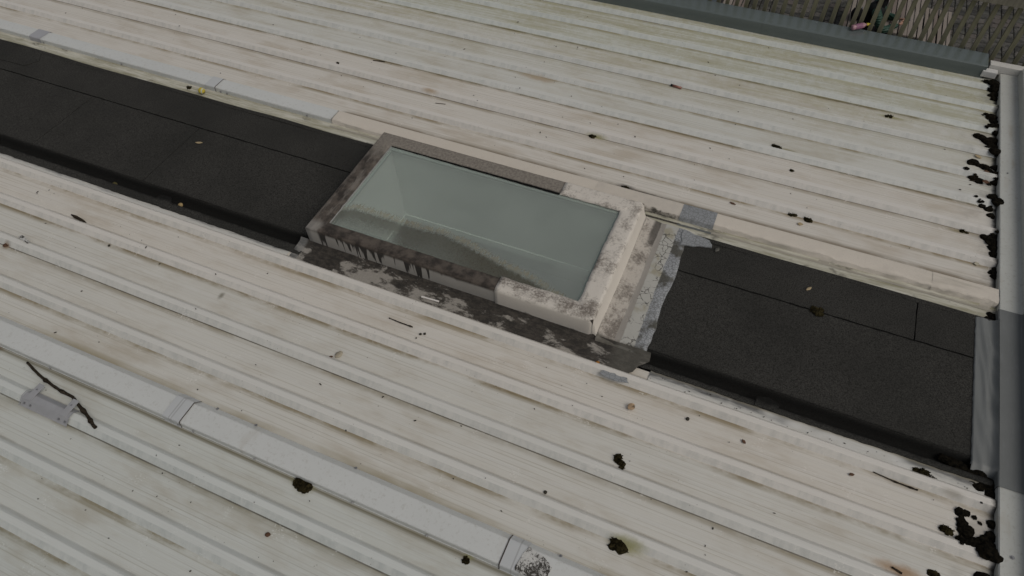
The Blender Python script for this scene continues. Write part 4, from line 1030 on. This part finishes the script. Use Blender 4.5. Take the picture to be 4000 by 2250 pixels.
leaf('pale skeleton leaf on the middle pan of the lower roof', -2.291, 1.882, .065, .05, 1.2, plain('skeleton_leaf', (.42, .37, .28), .7, .3, .3, 80), .004, seed=6)
leaf('dark seed husk left of the pale skeleton leaf', -2.337, 1.844, .035, .017, .6, M_LEAFB, .005, seed=7)
leaf('curled tan leaf standing on the lower sheet right of the apron', -.231, 2.278, .055, .05, .9, plain('tan_leaf', (.46, .33, .21), .7, .3), .006, curl=.6, seed=8)
leaf('orange leaf on the blackened front apron', -.554, 2.52, .035, .025, .8, M_ORANGE, .014, seed=9)
leaf('tan leaf beside the parapet debris on the upper roof', 1.838, 5.80, .06, .035, -.5, M_LEAF, .004, seed=10)
leaf('cream leaf near the parapet end above the cream flashing', 1.849, 4.482, .04, .035, .3, M_LEAFP, .005, seed=11)
leaf('brown pebble-like leaf under the upper moss pair', .539, 4.405, .045, .03, .1, M_LEAF, .006, seed=12)
leaf('dark flake on the pan above the cream flashing', -.017, 4.437, .055, .02, -.2, M_LEAFB, .004, seed=13)
leaf('small reddish leaf on the bottom pans left of centre', -1.999, .615, .035, .03, .4, M_LEAFB, .004, seed=14)
leaf('round red brown leaf among the scattered parapet debris', 1.90, 5.60, .055, .045, .4, M_LEAFB, .012, seed=15)
leaf('second red brown leaf lower in the scattered parapet debris', 1.895, 5.46, .055, .045, .0, M_LEAFB, .02, seed=16)
leaf('black flake on the lower pan left of the crescent moss', 1.177, 2.36, .035, .02, .4, M_LEAFB, .004, seed=17)
leaf('brown flake right of the tan curled leaf', .514, 2.323, .035, .02, -.8, M_LEAFB, .004, seed=18)
leaf('yellowish wet leaf in the left channel below the felt', -5.145, 2.665, .07, .035, -.3, plain('wet_leaf', (.10, .085, .03), .5, .4), -.02, seed=19)
# ball
b = bmesh.new(); bmesh.ops.create_uvsphere(b, u_segments=24, v_segments=16, radius=.033)
t = NT('worn_ball_felt'); k = t.noise(t.P, 90, 4, .8); bc = t.mix(k, (.42, .33, .04), (.62, .50, .10)); bc = t.mix(t.mul(t.ss(t.z, .004, -.02), .8), bc, (.10, .09, .03)); bc = t.mix(t.mul(t.ss(t.x, .010, .018), t.ss(t.x, .026, .02)), bc, (.45, .48, .42))
o = link('ball', b, t.done(t.bsdf(bc, .95, .1, k, .6, .004)), None, True); o.location = (-5.235, 4.005, .041); tag(o, 'worn yellow ball resting on the ledge against the white cap', 'ball')
lump(-5.43, 4.035, .055, .05, .04, 33, 7, .008, label='small black moss knot on the ledge left of the yellow ball', group=MG)
# pebbles
def pebble(label, x, y, z, r, mat, seed):
    bm = bmesh.new(); bmesh.ops.create_icosphere(bm, subdivisions=2, radius=r)
    for v in bm.verts: v.co *= 1+.25*mnoise.noise(v.co*40+Vector((seed, 0, 0))); v.co.z *= .7
    o = link('pebble', bm, mat, None, True); o.location = (x, y, z); tag(o, label, 'pebble')
pebble('yellowish pebble in the wet channel left of the skylight', -4.41, 2.672, -.012, .024, plain('yellow_stone', (.36, .26, .12), .7, .3, .4, 40), 1)
pebble('small dark dot like pebble on the left lower sheet', -4.633, 2.062, .006, .011, M_GRIT, 2)
pebble('left one of two tiny pebbles below the apron', -1.832, 2.267, .005, .010, M_GRIT, 3)
pebble('right one of two tiny pebbles below the apron', -1.803, 2.282, .005, .010, M_GRIT, 4)
pebble('dark pebble on the pan right of the tan curled leaf', .138, 2.343, .005, .013, M_GRIT, 5)
pebble('grey pebble on the lap of the middle lower pan', -.547, 1.511, .005, .012, M_GRIT, 6)
# cartridge-like tube and white stick
c = thing('tube', 'small copper coloured tube with a black end on the upper pan', 'tube', (-.875, 5.822, .012), R(-6))
link('barrel', tube([(-.035, 0, 0), (.055, 0, 0)], [.0115, .0115], 12), plain('copper_skin', (.26, .115, .085), .45, .5, .15, 40), c, True)
link('black_end', tube([(-.055, 0, 0), (-.036, 0, 0)], [.0118, .0118], 12), M_BLK, c, True)
o = link('white_stick', tube([(-.072, -.004, 0), (-.045, -.002, 0), (-.043, -.002, 0), (.072, .005, 0)], [.007, .007, .006, .0068], 8), plain('white_plastic', (.78, .74, .70), .5, .4, .05)); o.location = (-1.905, 2.566, .026); tag(o, 'thin white plastic stick lying on the blackened apron', 'stick')
# grey bracket clamped on a rib
br = thing('rib_bracket', 'grey bracket clamped over a rib at lower left', 'bracket', (-3.91, .69, 0))
cl = [(-.010, .004), (-.002, .006), (.031, .038), (.038, .0425), (.078, .0425), (.084, .039), (.114, .006)]
link('saddle', extrude_x(cl, -.225, .205, .05, 0, 0), M_CLIP, br)
for x in (-.165, .155):
    bm = bmesh.new(); bbox(bm, x-.026, x+.026, .036, .165, .0445, .0485, .001); bbox(bm, x-.026, x+.026, .034, .0375, .030, .0482); link('strap', bm, M_CLIP, br)
    bm = bmesh.new(); bmesh.ops.create_cone(bm, cap_ends=True, segments=8, radius1=.006, radius2=.006, depth=.004, matrix=Matrix.Translation((x, .12, .050))); link('rivet', bm, M_SCREW, br)
    screw(br, x-.025, -.001+.013, .022, (0, -1, 1), .009); screw(br, x+.03, -.001+.013, .022, (0, -1, 1), .009)
for x in (-.231, .205):
    bm = bmesh.new(); vv = [bm.verts.new((x+q, y-(.006 if y < .03 else -.006), z+.006)) for q in (0, .006) for y, z in cl]; n = len(cl)
    for j in range(n-1): bm.faces.new([vv[j], vv[j+1], vv[n+j+1], vv[n+j]])
    link('end_flange', bm, M_CLIP, br)
# mould and torn film on the foreground cap right of the second joint
def torn_mat():
    t = NT('torn_mould'); n = t.noise(t.P, 38, 5, .8, 1.5); q = t.noise(t.P, 9, 3)
    c = t.mix(t.ss(t.add(t.mul(n, .7), t.mul(q, .4)), .50, .58), (.60, .59, .56), (.06, .055, .048))
    return t.done(t.bsdf(c, .8, .2, n, .5, .006))
o = link('torn_film', ragged_sheet([(-.535, .992), (-.34, .992), (-.345, 1.09), (-.40, 1.13), (-.47, 1.145), (-.50, 1.16), (-.525, 1.10)], CH+.0045, CH+.0075, .012, .012, 5), torn_mat()); tag(o, 'patch of torn mouldy film on the foreground cap beside its right joint cover', 'film')
# peeled, blackened paint scab on the second rib at left
o = link('paint_scab', ragged_sheet([(-5.38, 1.83), (-5.25, 1.80), (-5.24, 1.825), (-5.36, 1.86)], .0385, .0405, .010, .012, 8), torn_mat()); tag(o, 'blackened paint scab on a rib near the left frame edge', 'paint scab')
# grit too fine to count
bm = bmesh.new(); rnd = random.Random(5)
for i in range(520):
    if i < 50: x, y, z = rnd.uniform(-.2, 1.9), rnd.uniform(2.50, 2.58), .007
    elif i < 320: x, y, z = rnd.uniform(-7, 1.9), rnd.uniform(-.3, 2.4), .003
    else: x, y, z = rnd.uniform(-8, 1.9), rnd.uniform(4.35, 7.0), .003
    if z == .003:
        u = ((y-2.43)/.346 if y < 3 else (y-4.49)/.338) % 1
        if u < .36: z = .037 if .12 < u < .21 else -1
        if z < 0: continue
    r = rnd.choice((.003, .004, .004, .005, .007)); r = r*.7 if i < 50 else r
    s = bmesh.ops.create_icosphere(bm, subdivisions=1, radius=r, matrix=Matrix.Translation((x, y, z+r*.3)) @ Matrix.Rotation(rnd.uniform(0, 3), 4, 'Z') @ Matrix.Diagonal((rnd.uniform(.7, 2), .7, .6, 1)))
o = link('grit', bm, M_GRIT); o['kind'] = 'stuff'
